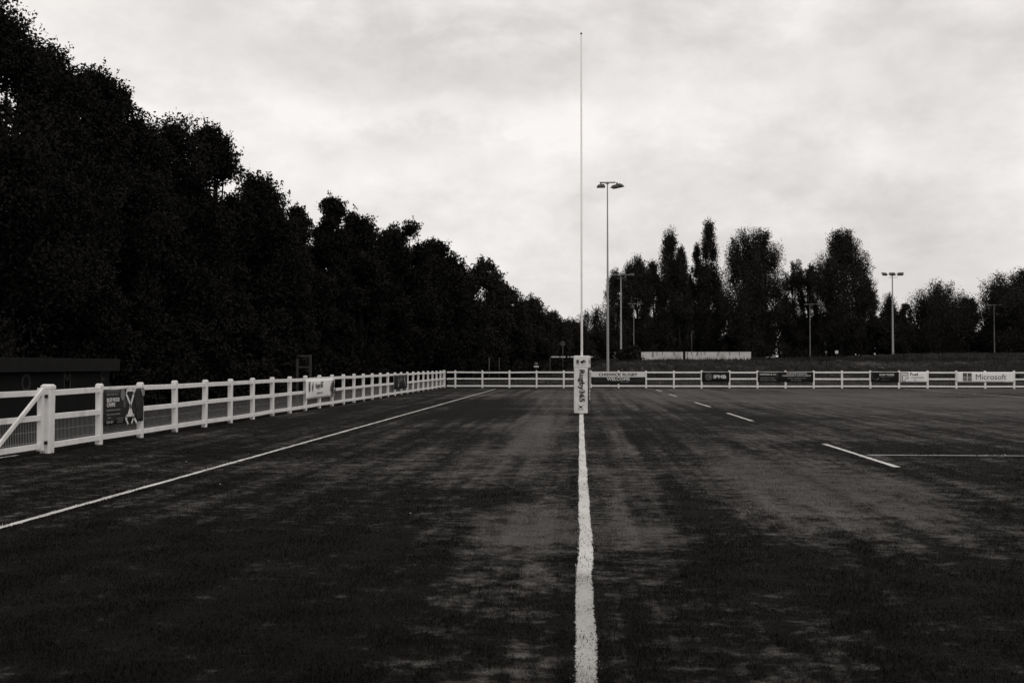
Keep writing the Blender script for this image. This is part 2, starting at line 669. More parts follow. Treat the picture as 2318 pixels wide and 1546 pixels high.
def wear_and_light(x, y):
    x = np.asarray(x, float)
    y = np.asarray(y, float)
    d = np.full(np.broadcast(x, y).shape, 0.06) - 0.16 * (1 - sstep(7, 13, y))  # near turf starts darker: a vignette painted into the ground tone
    for (a, b, ra, rb, am) in _B:
        q = ((x - a) / ra) ** 2 + ((y - b) / rb) ** 2
        d = d + am * np.exp(-q)
    # roller / mower tracks running with the goal line
    for x0, w, am in ((1.0, .10, -.12), (1.95, .14, -.18), (3.1, .12, -.15), (-2.3, .3, -.12), (-3.9, .25, -.1), (-7.4, .2, .12), (-8.6, .15, .08)):
        d = d + am * np.exp(-((x - x0 - 0.012 * y) / w) ** 2)
    d = d - 0.18 * sstep(0, -2.5, x) * (1 - sstep(8, 12, y))
    d = d + 0.28 * sstep(17, 34, y) * sstep(1, 8, x)
    d = d + 0.30 * sstep(40, 66, y) * sstep(-9, 0, x) + 0.1 * sstep(45, 66, y)  # grazing-angle sheen of the distant grass, painted in as paler turf
    d = np.where(y > 71.4, 0.0 + 0 * d, d)
    d = np.where(x < -10.2, 0.1 + 0 * d, d)
    return np.clip(d, -0.6, 1.2)


def build_ground():
    xs = np.concatenate([np.linspace(-700, -60, 20), np.linspace(-55, -17, 24), np.arange(-16, 34, 0.4), np.linspace(34.5, 75, 50), np.linspace(80, 800, 24)])
    ys = np.concatenate([np.linspace(-120, -5, 12), np.arange(0, 3, 0.5), np.arange(3, 16, 0.22), np.arange(16, 74, 0.5), np.arange(74, 100, 0.7), np.linspace(101, 260, 70), np.linspace(270, 1500, 24)])
    X, Y = np.meshgrid(xs, ys)
    Z = height(X, Y)
    V = np.stack([X, Y, Z], -1).reshape(-1, 3)
    nx, ny = len(xs), len(ys)
    i = np.arange(nx - 1)[None, :] + nx * np.arange(ny - 1)[:, None]
    Fq = np.stack([i, i + 1, i + nx + 1, i + nx], -1).reshape(-1, 4)
    me = bpy.data.meshes.new("ground")
    me.from_pydata(V.tolist(), [], Fq.tolist())
    for p in me.polygons:
        p.use_smooth = True
    at = me.attributes.new("dry", "FLOAT", "POINT")
    at.data.foreach_set("value", wear_and_light(X, Y).reshape(-1).astype(np.float32))
    o = link("ground", me, MAT["turf"])
    tag(o, "dark worn grass rugby pitch and field", "ground", kind="structure")


build_ground()

LINES, WHITE = {}, {}


def line2(key, a, b, w):
    LINES[key] = (Vector(a[:2]), Vector(b[:2]), w)


_a, _b = G(0, 1195), G(1121, 881)
line2("dead_ball", (_a - (_b - _a).normalized() * 6), _b, 0.085)
DASH = [((2032, 1058.5), (1866, 1005.5)), ((1703, 953.5), (1647, 935.5)), ((1608, 921.5), (1573, 911)), ((1532, 897.5), (1515, 892.5)), ((1498, 886), (1486, 882.5))]
for _i, (_p, _q) in enumerate(DASH):
    line2("dash%d" % _i, G(*_p), G(*_q), 0.10)
_a = G(1962, 1030)
line2("cross", _a, (_a.x + 16, G(2318, 1031.5).y + 0.05), 0.06)
_a, _b = G(2046, 880), G(2318, 900)
line2("distant", _a, _b + (_b - _a).normalized() * 30, 0.07)
line2("gate", G(-10, 1038), G(40, 1030.5), 0.07)

# goal-line edges, measured, as ground points
LE = [(1304, 1800), (1304, 1640), (1304, 1546), (1304, 1450), (1302, 1400), (1303, 1340), (1306, 1292), (1308, 1285), (1310, 1250), (1311, 1200), (1310, 1100), (1311, 1000), (1311.5, 938)]
RE = [(1362, 1800), (1354, 1640), (1352, 1546), (1350, 1450), (1345, 1410), (1342, 1340), (1340, 1292), (1343, 1287), (1343, 1262), (1340, 1215), (1337, 1180), (1331, 1100), (1324, 1010), (1320.5, 938)]


def edge(tab):
    q = [G(*p) for p in tab]
    return np.array([p.y for p in q]), np.array([p.x for p in q])


LEy, LEx = edge(LE)
REy, REx = edge(RE)
wobl = lambda y: .0035 * np.sin(2.1 * y + .6) + .002 * np.sin(5.3 * y)
lx = lambda y: np.interp(y, LEy, LEx) + wobl(y)
rx = lambda y: np.interp(y, REy, REx) + wobl(y + .25)


def blades(rng, x, y, z, ln, wd, lean):
    """one bent blade = one quad (root pair, tip pair)"""
    n = len(x)
    a = rng.uniform(0, 2 * np.pi, n)
    b = a + rng.uniform(-0.6, 0.6, n) + np.pi / 2
    wv = np.stack([np.cos(a), np.sin(a), 0 * a], -1) * (wd / 2)[:, None]
    tip = np.stack([np.cos(b) * lean * ln, np.sin(b) * lean * ln, ln * np.sqrt(np.clip(1 - lean ** 2, .05, 1))], -1)
    root = np.stack([x, y, z], -1)
    return np.stack([root - wv, root + wv, root + tip + wv * 0.25, root + tip - wv * 0.25], 1)


def build_turf():
    rng = np.random.default_rng(3)
    n = 520000
    y = 3.9 * (34.0 / 3.9) ** rng.random(n)
    y = y[rng.random(n) < 1 - sstep(9, 33, y)]
    n = len(y)
    half = 0.60 * y + 0.4
    x = rng.uniform(-1, 1, n) * half - 0.069 * y
    ok = x > -9.6
    x, y = x[ok], y[ok]
    n = len(x)
    # clumpy
    x = x + rng.normal(0, .01, n)
    ln = rng.uniform(0.010, 0.034, n) * (0.8 + 0.5 * np.sin(x * 5.1 + 2 * np.sin(y * 3.3)) * np.sin(y * 4.7))
    wd = rng.uniform(0.0025, 0.005, n) * (1 + (y - 4) * 0.10)
    lean = rng.uniform(0.3, 0.97, n)
    jit = (0.010 + 0.006 * np.sin(y * 7.3)) * rng.normal(0, 1, n) + 0.006 * np.sin(y * 11.0 + 3 * np.sin(y * 3.7))
    inside = (x + jit > lx(y)) & (x + jit < rx(y))
    inside &= rng.random(n) > 0.22
    ln = np.where(inside, ln * 0.55, ln)
    V = blades(rng, x, y, 0 * x, ln, wd, lean)
    g = ~inside
    for key, (a_, b_, w_) in LINES.items():
        d_ = b_ - a_
        L_ = d_.length
        d_ = d_ / L_
        t_ = (x - a_.x) * d_.x + (y - a_.y) * d_.y
        q_ = (x - a_.x) * d_.y - (y - a_.y) * d_.x + jit
        hit = (np.abs(q_) < w_ / 2) & (t_ > 0) & (t_ < L_) & g
        WHITE[key] = V[hit]
        g = g & ~hit
    me = quadmesh("turf_grass", V[g])
    at = me.attributes.new("dry", "FLOAT", "POINT")
    at.data.foreach_set("value", np.repeat(wear_and_light(x[g], y[g]), 4).astype(np.float32))
    o = link("turf_grass", me, MAT["blade"])
    tag(o, "short dark grass blades covering the near pitch", "grass", kind="stuff")
    return V[inside]


white_blades = build_turf()


def strip(name, label, pts_l, pts_r, z, wear=0.006, extra=None, seed=1):
    """a painted strip between two ground edges, with ragged rims"""
    rng = np.random.default_rng(seed)
    n = len(pts_l)
    V, Fc = [], []
    for k in range(n):
        a, b = pts_l[k], pts_r[k]
        d = (Vector((b[0] - a[0], b[1] - a[1], 0))).normalized()
        ja, jb = rng.normal(0, wear), rng.normal(0, wear)
        V.append((a[0] + d.x * ja, a[1] + d.y * ja, z))
        V.append((b[0] + d.x * jb, b[1] + d.y * jb, z))
        if k:
            Fc.append((2 * k - 2, 2 * k - 1, 2 * k + 1, 2 * k))
    if extra is not None:
        base = len(V)
        V += extra.reshape(-1, 3).tolist()
        Fc += [tuple(base + 4 * i + j for j in range(4)) for i in range(len(extra))]
    o = link(name, mesh_from(V, Fc, name), MAT["paint"])
    return tag(o, label, "pitch marking", kind="structure")


yy = np.concatenate([np.geomspace(3.6, 15, 900), np.linspace(15.03, 34, 400)])
strip("goal_line", "broad white goal line running from the foreground to the padded goalpost",
      [(float(lx(y)), float(y)) for y in yy], [(float(rx(y)), float(y)) for y in yy], 0.004, 0.005, white_blades)


def straight(name, label, key, z, seed, step=0.15):
    a, b, w = LINES[key]
    a, b = Vector((a.x, a.y)), Vector((b.x, b.y))
    d = (b - a)
    n = max(2, int(d.length / step))
    sd_ = Vector((-d.y, d.x)).normalized() * (w / 2)
    pl, pr = [], []
    for i in range(n + 1):
        p = a + d * (i / n)
        q = sd_ * (1 + 0.08 * math.sin(i * 0.7) + 0.06 * math.sin(i * 0.23 + 1))
        pl.append((p + q)[:])
        pr.append((p - q)[:])
    return strip(name, label, pl, pr, z, 0.006, WHITE.get(key), seed)


straight("dead_ball_line", "long white line slanting past the left fence", "dead_ball", 0.005, 5)
for i in range(5):
    straight("line_dash", ["nearest and longest white dash right of the goalpost", "second nearest white dash right of the goalpost",
             "third white dash right of the goalpost", "fourth white dash, close to the far fence", "last tiny white dash before the far fence"][i], "dash%d" % i, 0.010, 10 + i)
straight("cross_line", "thin white line running right from the nearest dash", "cross", 0.005, 21)
straight("distant_line", "faint white line on the far right side of the pitch", "distant", 0.005, 22)
straight("gate_line", "short white painted stripe on the grass below the gate", "gate", 0.005, 23)

# ------------------------------------------------------------------ fences
FX, FY = -9.8, 71.0
HP = 1.24
RAILZ = (1.11, 0.655, 0.145)


def post_mesh(w=0.12, h=HP):
    m = MB()
    c = w * 0.10
    q = w / 2
    octo = [(-q + c, -q), (q - c, -q), (q, -q + c), (q, q - c), (q - c, q), (-q + c, q), (-q, q - c), (-q, -q + c)]
    m.prism(octo, -0.05, h - 0.085)
    sc_ = lambda k: [(x * k, y * k) for x, y in octo]
    m.prism(sc_(1.09), h - 0.085, h - 0.03)
    # pyramidal cap
    lo = [m.bm.verts.new((x * 1.05, y * 1.05, h - 0.03)) for x, y in octo]
    hi = [m.bm.verts.new((x * 0.72, y * 0.72, h)) for x, y in octo]
    for i in range(8):
        m.bm.faces.new((lo[i], lo[(i + 1) % 8], hi[(i + 1) % 8], hi[i]))
    m.bm.faces.new(hi)
    me = m.mesh("post")
    me.materials.append(MAT["postwhite"])
    return me


def wire_mesh(mb, length, z0, z1, pitch, y, t):
    """welded mesh in the local x-z plane"""
    n = int(length / pitch)
    for i in range(n + 1):
        x = i * length / n
        mb.box((x - t / 2, y - t / 2, z0), (x + t / 2, y + t / 2, z1))
    for k in range(3):
        z = z0 + (z1 - z0) * (0.10 + 0.40 * k)
        mb.box((0, y - t * 1.8, z - t * .6), (length, y - t * 0.55, z + t * .6))


def rail_mesh(L, z, bays, seed, y0=-0.005, t=0.05, h=0.104):
    rng = random.Random(seed)
    m = MB()
    x0, zb = 0.0, 0
    xs_ = [b for b in bays]
    zs = [z + rng.uniform(-.011, .011) for _ in xs_]
    # one continuous run through the posts, following their small height errors
    ring = [(-t / 2, -h / 2), (t / 2, -h / 2), (t / 2, h / 2 - 0.008), (t / 2 - 0.008, h / 2), (-t / 2 + 0.008, h / 2), (-t / 2, h / 2 - 0.008)]
    prev = None
    for x, zz in zip(xs_, zs):
        vs = [m.bm.verts.new((x, y0 + a, zz + b)) for a, b in ring]
        if prev:
            for k in range(6):
                m.bm.faces.new((prev[k], prev[(k + 1) % 6], vs[(k + 1) % 6], vs[k]))
        else:
            m.bm.faces.new(vs)
        prev = vs
    m.bm.faces.new(prev)
    return m


PM = post_mesh()
CORNER = post_mesh(0.19, 1.27)


def make_fence(label, origin, rz, spots, pitch, t, seed, corners=(), meshy=0.075, span=None):
    f = thing("post_and_rail_fence", label, "fence", origin, rz)
    rng = random.Random(seed)
    for i, s in enumerate(spots):
        p = link("post", CORNER if i in corners else PM, None, f, (s, 0, rng.uniform(-.008, .008)))
        p.rotation_euler = (rng.uniform(-.011, .011), rng.uniform(-.009, .009), rng.uniform(-.05, .05))
    L = spots[-1]
    for k, z in enumerate(RAILZ):
        rail_mesh(L, z, ([span[0]] if span else []) + list(spots), seed + k, y0=-0.022).build("rail", MAT["white"], f)
    w = MB()
    wire_mesh(w, L, RAILZ[2] + 0.02, RAILZ[1] + 0.0, pitch, meshy, t)
    w.build("wire_mesh", MAT["wire"], f)
    return f


# left fence: local x runs from the gate post away along +Y;  local -y faces the pitch (+X)  => rotate +90deg puts local -y at +X
GY = 17.72
ys_left = [GY] + [FY - 1.9 * k for k in range(27, -1, -1)]
spots = [y - GY for y in ys_left]
make_fence("long white post and rail fence down the left side of the pitch", (FX, GY, 0), R(90), spots, 0.05, 0.0045, 1, corners=(0, len(spots) - 1))
xs_far = [-8.98 + 1.94 * k for k in range(0, 28)]
spots = [x + 9.6 for x in xs_far]
make_fence("white post and rail fence across the far side of the pitch", (-9.6, FY, 0), 0, spots, 0.10, 0.006, 2, span=(0.0,))


# gate, hung on the left fence's first post, running towards the camera
def build_gate():
    L = 3.3
    g = thing("field_gate", "white gate with diagonal brace at the left edge beside the fence", "gate", (FX, GY - 0.19, 0), R(-90))
    # local x runs toward the camera (-Y), local +y faces the pitch (+X)
    m = MB()
    m.box((-0.02, -0.045, 0.06), (0.085, 0.045, 1.20), 0.006)
    m.build("stile", MAT["postwhite"], g)
    m = MB()
    m.box((L, -0.045, 0.06), (L + 0.105, 0.045, 1.20), 0.006)
    m.build("stile", MAT["postwhite"], g)
    for z in RAILZ:
        m = MB()
        m.box((0.085, -0.026, z - 0.05), (L, 0.026, z + 0.05), 0.006)
        m.build("rail", MAT["white"], g)
    m = MB()
    a, b = Vector((0.06, 0.052, 1.17)), Vector((1.65, 0.052, 0.12))
    d = b - a
    ang = math.atan2(d.z, d.x)
    m.box((0, -0.022, -0.036), (d.length, 0.022, 0.036), 0.004, mat=Matrix.Translation(a) @ Matrix.Rotation(-ang, 4, "Y"))
    m.build("brace", MAT["white"], g)
    m = MB()
    a, b = Vector((L + .04, 0.052, 1.17)), Vector((1.65, 0.052, 0.12))
    d = b - a
    ang = math.atan2(d.z, d.x)
    m.box((0, -0.022, -0.036), (d.length, 0.022, 0.036), 0.004, mat=Matrix.Translation(a) @ Matrix.Rotation(-ang, 4, "Y"))
    m.build("brace", MAT["white"], g)
    w = MB()
    wire_mesh(w, L, 0.17, 0.655, 0.05, -0.045, 0.0045)
    w.build("wire_mesh", MAT["wire"], g)
    for z in (1.045, 0.20):
        m = MB()
        m.box((-0.10, 0.047, z - 0.03), (0.0, 0.062, z + 0.03), 0.006)
        m.tube([(-0.045, 0.065, z - 0.035), (-0.045, 0.065, z + 0.035)], 0.012, 8)
        m.build("hinge", MAT["black"], g)
    gp = thing("gate_post", "stout white gate post standing beyond the left gate leaf end", "post", (FX, GY - 0.19 - L - 0.25, 0))
    link("shaft", post_mesh(0.17, 1.27), None, gp)


build_gate()
# the run of fence beyond the gate, toward and past the camera (out of frame)


# ------------------------------------------------------------------ banners
def frame_on(o, u0, loc, facing):
    pass


def banner(name, label, origin, rz, w, z0, z1, mat, cat="banner", sag=0.012, group=None, nx=14, curl=None):
    """flat vinyl sheet: local x along the fence, z up, front faces local -y"""
    b = thing(name, label, cat, origin, rz, group)
    m = MB()
    nz = 8
    grid = []
    for i in range(nx + 1):
        colv = []
        for k in range(nz + 1):
            u, v = i / nx, k / nz
            x, z = u * w, z0 + (z1 - z0) * v
            y = -sag * math.sin(math.pi * u) * math.sin(math.pi * v) - 0.004 * math.sin(u * 17 + v * 3) * (1 - v)
            z -= 0.010 * math.sin(math.pi * u * 2) ** 2 * (1 if k == nz else 0)
            colv.append(m.bm.verts.new((x, y, z)))
        grid.append(colv)
    for i in range(nx):
        for k in range(nz):
            f = m.bm.faces.new((grid[i][k], grid[i + 1][k], grid[i + 1][k + 1], grid[i][k + 1]))
            f.smooth = True
    sheet = m.build("sheet", mat, b)
    so_ = sheet.modifiers.new("thick", "SOLIDIFY")
    so_.thickness = 0.003
    so_.offset = 1
    b["w"], b["z0"], b["z1"], b["sag"] = w, z0, z1, sag
    return b


def stand(b, me, u, v, name, mat, rot=0.0, off=0.0):
    """put a local x-y drawing on the banner face at fractions (u,v)"""
    w, z0, z1 = b["w"], b["z0"], b["z1"]
    o = link(name, me, mat, b)
    o.location = (u * w, -b["sag"] - 0.009 - off, z0 + (z1 - z0) * v)
    o.rotation_euler = (R(90), R(rot), 0)
    return o


def flat(polys, thick=0.0015):
    m = MB()
    for p in polys:
        m.prism(p, 0, thick)
    return m.mesh("print")


def ring2(r0, r1, n=28, cx=0, cy=0, sx=1.0):
    out = []
    for i in range(n):
        a, b = 2 * math.pi * i / n, 2 * math.pi * (i + 1) / n
        out.append([(cx + sx * r0 * math.cos(a), cy + r0 * math.sin(a)), (cx + sx * r1 * math.cos(a), cy + r1 * math.sin(a)),
                    (cx + sx * r1 * math.cos(b), cy + r1 * math.sin(b)), (cx + sx * r0 * math.cos(b), cy + r0 * math.sin(b))])
    return out


def disc2(r, n=20, cx=0, cy=0, sx=1.0):
    return [[(cx + sx * r * math.cos(2 * math.pi * i / n), cy + r * math.sin(2 * math.pi * i / n)) for i in range(n)]]


def rect(x0, y0, x1, y1):
    return [[(x0, y0), (x1, y0), (x1, y1), (x0, y1)]]


def bar2(a, b, w):
    a, b = Vector(a), Vector(b)
    n = Vector((-(b - a).y, (b - a).x)).normalized() * w / 2
    return [[(a + n)[:], (a - n)[:], (b - n)[:], (b + n)[:]]]


def smallprint(words, h, gap, seed):
    """a line of print too small to read: one ragged run of joined strokes"""
    rng = random.Random(seed)
    L_ = sum(words) + gap * (len(words) - 1)
    top, bot = [], []
    x = -L_ / 2
    for wl in words:
        n = max(2, int(wl / (h * 0.5)))
        for i in range(n):
            hh = h / 2 * rng.uniform(.45, 1)
            top += [(x + wl * i / n, hh), (x + wl * (i + .6) / n, hh)]
            bot += [(x + wl * i / n, -hh * .8), (x + wl * (i + .6) / n, -hh * .8)]
        x += wl
        top += [(x, h * .06), (x + gap, h * .06)]
        bot += [(x, -h * .06), (x + gap, -h * .06)]
        x += gap
    return [bot + top[::-1]]


def far_x(k):
    return -8.98 + 1.94 * k


BY = FY - 0.062 - 0.014
w2 = 2 * 1.94 - 0.06
b = banner("welcome_banner", "white over black banner reading CHISWICK RUGBY WELCOME on the far fence", (far_x(5) + 0.0, BY, 0), 0, w2, 0.31, 1.145, MAT["bannerbrown"])
m = flat(rect(-w2 / 2 + .004, -0.18, w2 / 2 - .004, 0.18))
stand(b, m, 0.5, 0.782, "white_panel", MAT["bannergrey"])
stand(b, text_mesh("CHISWICK RUGBY", 0.2, 2.75, bold=0.032, height=0.205), 0.5, 0.775, "lettering", MAT["ink"], off=0.003)
stand(b, text_mesh("WELCOME", 0.2, 1.62, bold=0.032, height=0.22), 0.5, 0.40, "lettering", MAT["inklight"])
stand(b, flat(smallprint([.18, .1, .22], .045, .04, 1)), 0.62, 0.13, "lettering", MAT["inkdim"])

b = banner("sponsor_banner", "black banner with round lion emblem and letters IPMB on the far fence", (far_x(9) + 0.02, BY, 0), 0, 1.91, 0.45, 1.145, MAT["bannerblack"])
lion = ring2(0.205, 0.235) + ring2(0.12, 0.135, 14, -0.02, 0.02, 1.1) + bar2((-.15, .05), (.12, .1), .025) + bar2((-.1, -.02), (.02, -.14), .03) + disc2(.055, 12, .07, .01) + bar2((.02, -.05), (.13, -.12), .03) + bar2((-.13, .11), (.02, .15), .02)
stand(b, flat(lion), 0.245, 0.52, "emblem", MAT["inkdim"])
stand(b, text_mesh("IPMB", 0.2, 0.88, bold=0.035, height=0.25), 0.655, 0.52, "lettering", MAT["inklight"])

b = banner("estate_agent_banner", "long black banner reading WHITMAN & CO, two bays wide", (far_x(11) + 0.02, BY, 0), 0, w2, 0.45, 1.145, MAT["bannerblack"])
stand(b, text_mesh("WHITMAN & CO", 0.12, 1.16, bold=0.02, height=0.125), 0.18, 0.76, "lettering", MAT["inklight"])
bx = rect(-.68, -.165, .68, -.155) + rect(-.68, .155, .68, .165) + rect(.67, -.155, .68, .155) + rect(-.68, -.155, -.67, .155)
stand(b, flat(bx), 0.18, 0.75, "box_outline", MAT["inkdim"])
stand(b, text_mesh("CHISWICK'S LEADING", 0.1, 1.42, bold=0.028, height=0.09), 0.70, 0.84, "lettering", MAT["inklight"])
stand(b, text_mesh("INDEPENDENT ESTATE AGENT", 0.1, 1.95, bold=0.012, height=0.095), 0.70, 0.63, "lettering", MAT["inklight"])
for (u, v, ws, s_) in ((.18, .36, [.5, .12, .3], 2), (.18, .17, [.3, .25, .12, .35], 3), (.70, .37, [.4, .55, .2], 4), (.69, .16, [.2, .12, .3], 5)):
    stand(b, flat(smallprint(ws, .055, .05, s_)), u, v, "lettering", MAT["inkdim"])

b = banner("trainer_banner", "glossy black banner reading RUGBY TRAINER with a faint curved ball outline", (far_x(15) + 0.02, BY, 0), 0, 1.90, 0.45, 1.145, MAT["bannerblack"])
stand(b, text_mesh("RUGBY TRAINER", 0.1, 1.0, bold=0.03, height=0.135), 0.57, 0.73, "lettering", MAT["inklight"])
arc = []
for i in range(12):
    t0, t1 = math.pi * (1.02 + .07 * i), math.pi * (1.02 + .07 * (i + 1))
    arc += bar2((.25 * math.cos(t0), .30 * math.sin(t0)), (.25 * math.cos(t1), .30 * math.sin(t1)), .014)
arc += bar2((-.25, 0), (-.24, .3), .012) + bar2((.06, -.30), (.23, -.24), .05)
stand(b, flat(arc), 0.16, 0.68, "ball_outline", MAT["inkdim"])
for (u, v, ws, s_) in ((.55, .50, [.3, .08, .4], 6), (.46, .37, [.2], 7), (.53, .38, [.03], 71), (.50, .20, [.3, .2], 8)):
    stand(b, flat(smallprint(ws, .03, .04, s_)), u, v, "lettering", MAT["inkgrey"])

b = banner("fuel_banner", "white banner with outlined letter F and the word Fuel on the far fence", (far_x(16) + 0.03, BY, 0), 0, 1.88, 0.45, 1.155, MAT["bannerwhite"])
fl = rect(-.27, -.30, -.225, .31) + rect(-.225, .265, .26, .31) + rect(.215, .14, .26, .265) + rect(-.12, .13, .215, .16) + rect(-.15, -.31, -.105, .16) + rect(-.105, -.31, .05, -.28) + rect(.02, -.28, .05, -.10) + rect(.05, -.12, .26, -.09) + rect(.225, -.09, .26, .06) + rect(-.02, .03, .225, .06)
stand(b, flat(fl), 0.175, 0.5, "letter_logo", MAT["ink"])
stand(b, text_mesh("Fuel", 0.2, 0.52, bold=0.012, height=0.22), 0.52, 0.78, "lettering", MAT["ink"])
for (u, v, ws, s_) in ((.64, .44, [.85], 9), (.55, .2, [.16], 10)):
    stand(b, flat(smallprint(ws, .11, .05, s_)), u, v, "lettering", plain("ghost_print", 0.38, 0.6, 0.2, 0.2, 14.0))

b = banner("software_banner", "white two bay banner with four grey squares and the word Microsoft", (far_x(18) - 0.04, BY, 0), 0, w2 + 0.10, 0.45, 1.155, MAT["bannerwhite"])
for (i, j) in ((0, 1), (1, 1), (0, 0), (1, 0)):
    stand(b, flat(rect(-.135, -.135, .135, .135)), 0.152 + 0.081 * i, 0.30 + 0.415 * j, "logo_square", MAT["inkmid"] if j else MAT["inkgrey"])
stand(b, text_mesh("Microsoft", 0.3, 2.05, bold=0.0, height=0.38), 0.60, 0.52, "lettering", MAT["inkmid"])
stand(b, flat(rect(-.6, -.008, .6, .008)), 0.66, 0.07, "lettering", MAT["inkgrey"])

# left-fence banners (local x = +Y direction, front to +X)
LX = FX + 0.062 + 0.014


def left_y(k):
    return FY - 1.9 * k


b = banner("camp_banner", "dark banner reading BLUE MOOD CAMPS with crossed white bands, near the gate", (LX, left_y(27) + 0.03, 0), R(90), 1.86, 0.38, 1.115, MAT["bannerbrown"])
stand(b, text_mesh("BLUE MOOD", 0.1, 0.56, bold=0.03, height=0.085), 0.205, 0.70, "lettering", MAT["inklight"])
stand(b, text_mesh("CAMPS!", 0.1, 0.36, bold=0.03, height=0.085), 0.15, 0.565, "lettering", MAT["inklight"])
for (u, v, ws, s_, h_) in ((.18, .85, [.16, .14, .14], 11, .03), (.21, .41, [.4, .2], 12, .03), (.21, .29, [.14, .2, .18], 13, .03), (.11, .2, [.12], 14, .03), (.13, .075, [.16, .1], 15, .07),
                           (.37, .16, [.3], 16, .015), (.37, .10, [.25], 17, .015), (.37, .05, [.25], 18, .015)):
    stand(b, flat(smallprint(ws, h_, .03, s_)), u, v, "lettering", MAT["inkdim"])
stand(b, flat(disc2(.125, 24, 0, 0, .82)), 0.435, 0.83, "ball_emblem", MAT["inkgrey"])
xc = 0.62
cross = (bar2((-.20, .24), (0.03, -.03), .06) + bar2((.27, .40), (-0.02, -.09), .065) + bar2((-.20, .22), (-.11, .37), .05) + bar2((.19, .20), (.11, .34), .05)
         + [[(-.12, .28), (.11, .28), (.13, .38), (-.13, .38)]] + [[(-.15, -.26), (.17, -.26), (.005, -.01)]]
         + bar2((-.13, -.22), (-.20, -.27), .045) + bar2((-.19, -.25), (-.17, -.34), .075) + bar2((-.17, -.33), (-.09, -.42), .05)
         + bar2((.15, -.22), (.18, -.31), .075) + bar2((.17, -.29), (.07, -.41), .05) + bar2((.16, -.27), (.32, -.41), .06))
stand(b, flat(cross), xc, 0.53, "cross_graphic", MAT["bannergrey"], off=0.003)
stand(b, flat(disc2(.10, 12, -.26, .03, .6)), xc, 0.53, "photo_patch", MAT["inkmid"])
stand(b, flat(disc2(.06, 10, -.14, .08, .4)), xc, 0.53, "photo_patch", MAT["inkmid"])
pd = plain("photo_dark", 0.03, .6, .1, .4, 9.0)
for dd in (disc2(.20, 14, .36, .10, .7), disc2(.13, 12, .40, -.22, .8), disc2(.12, 10, .0, .16, .8)):
    stand(b, flat(dd), xc, 0.53, "photo_patch", pd)
stand(b, flat([[(.0, .0), (.22, -.02), (.22, -.16), (.12, -.19), (.06, -.10)]]), 0.885, 1.0, "photo_patch", MAT["inkdim"])

# white rugby banner, far corner folded over
yb0, yb1 = PX(692, 880, LX).y, PX(757, 880, LX).y
wb = yb1 - yb0
b = banner("rugby_banner", "white banner with Rugby365 logo and a dark folded corner on the left fence", (LX, yb0, 0), R(90), wb, 0.40, 1.11, MAT["bannerwhite"], sag=0.03)
stand(b, text_mesh("Rugby365", 0.2, 1.05, bold=0.015, height=0.24), 0.42, 0.62, "lettering", MAT["inkmid"])
stand(b, flat(smallprint([.35, .3], .08, .06, 19)), 0.44, 0.27, "lettering", MAT["inkgrey"])
stand(b, flat(smallprint([.3], .06, .06, 20)), 0.52, 0.82, "lettering", MAT["inkgrey"])
stand(b, flat(rect(-.07, -.17, .07, .17)), 0.10, 0.64, "emblem", MAT["inkmid"])
stand(b, flat([[(-.08, -.02), (.0, -.18), (.08, .0), (.06, .2), (-.02, .1)]]), 0.20, 0.60, "emblem", MAT["inkmid"])
fold = MB()
zt, zb_ = 1.10, 0.40
A, B_, C_, D_ = (wb * .93, -.05, zt - .02), (wb * .80, -.11, .80), (wb * .865, -.06, zb_ + .03), (wb * .955, -.045, .80)
fold.poly([A, B_, C_, D_])
f = fold.build("folded_corner", MAT["bannerbrown"], b)
f.modifiers.new("thick", "SOLIDIFY").thickness = 0.004
fold = MB()
fold.poly([(wb * .875, -.055, zb_ + .03), (wb * .99, -.05, .72), (wb * 1.01, -.05, .66), (wb * .89, -.055, zb_ + .0)])
f = fold.build("folded_corner", MAT["bannerblack"], b)
f.modifiers.new("thick", "SOLIDIFY").thickness = 0.004

yb0, yb1 = PX(892.5, 860, LX).y, PX(921.5, 860, LX).y
wb = yb1 - yb0
b = banner("dark_banner", "small dark banner with two pale side curves, far along the left fence", (LX, yb0, 0), R(90), wb, 0.36, 1.10, MAT["bannerblack"], sag=0.03)
pw = wb / 2
stand(b, flat(bar2((-.48 * pw, .12), (-.42 * pw, -.10), .10 * pw) + bar2((-.42 * pw, -.10), (-.55 * pw, -.3), .10 * pw)), 0.5, 0.55, "curved_stripe", MAT["inkdim"])
stand(b, flat(bar2((.40 * pw, .16), (.55 * pw, -.05), .12 * pw) + bar2((.55 * pw, -.05), (.58 * pw, -.3), .08 * pw)), 0.5, 0.55, "curved_stripe", MAT["inkdim"])
stand(b, flat(rect(-.22 * pw, -.08, .25 * pw, .08)), 0.45, 0.68, "panel_print", MAT["inkmid"])
stand(b, flat(smallprint([.3, .3], .05, .1, 23)), 0.46, 0.5, "lettering", MAT["inkmid"])


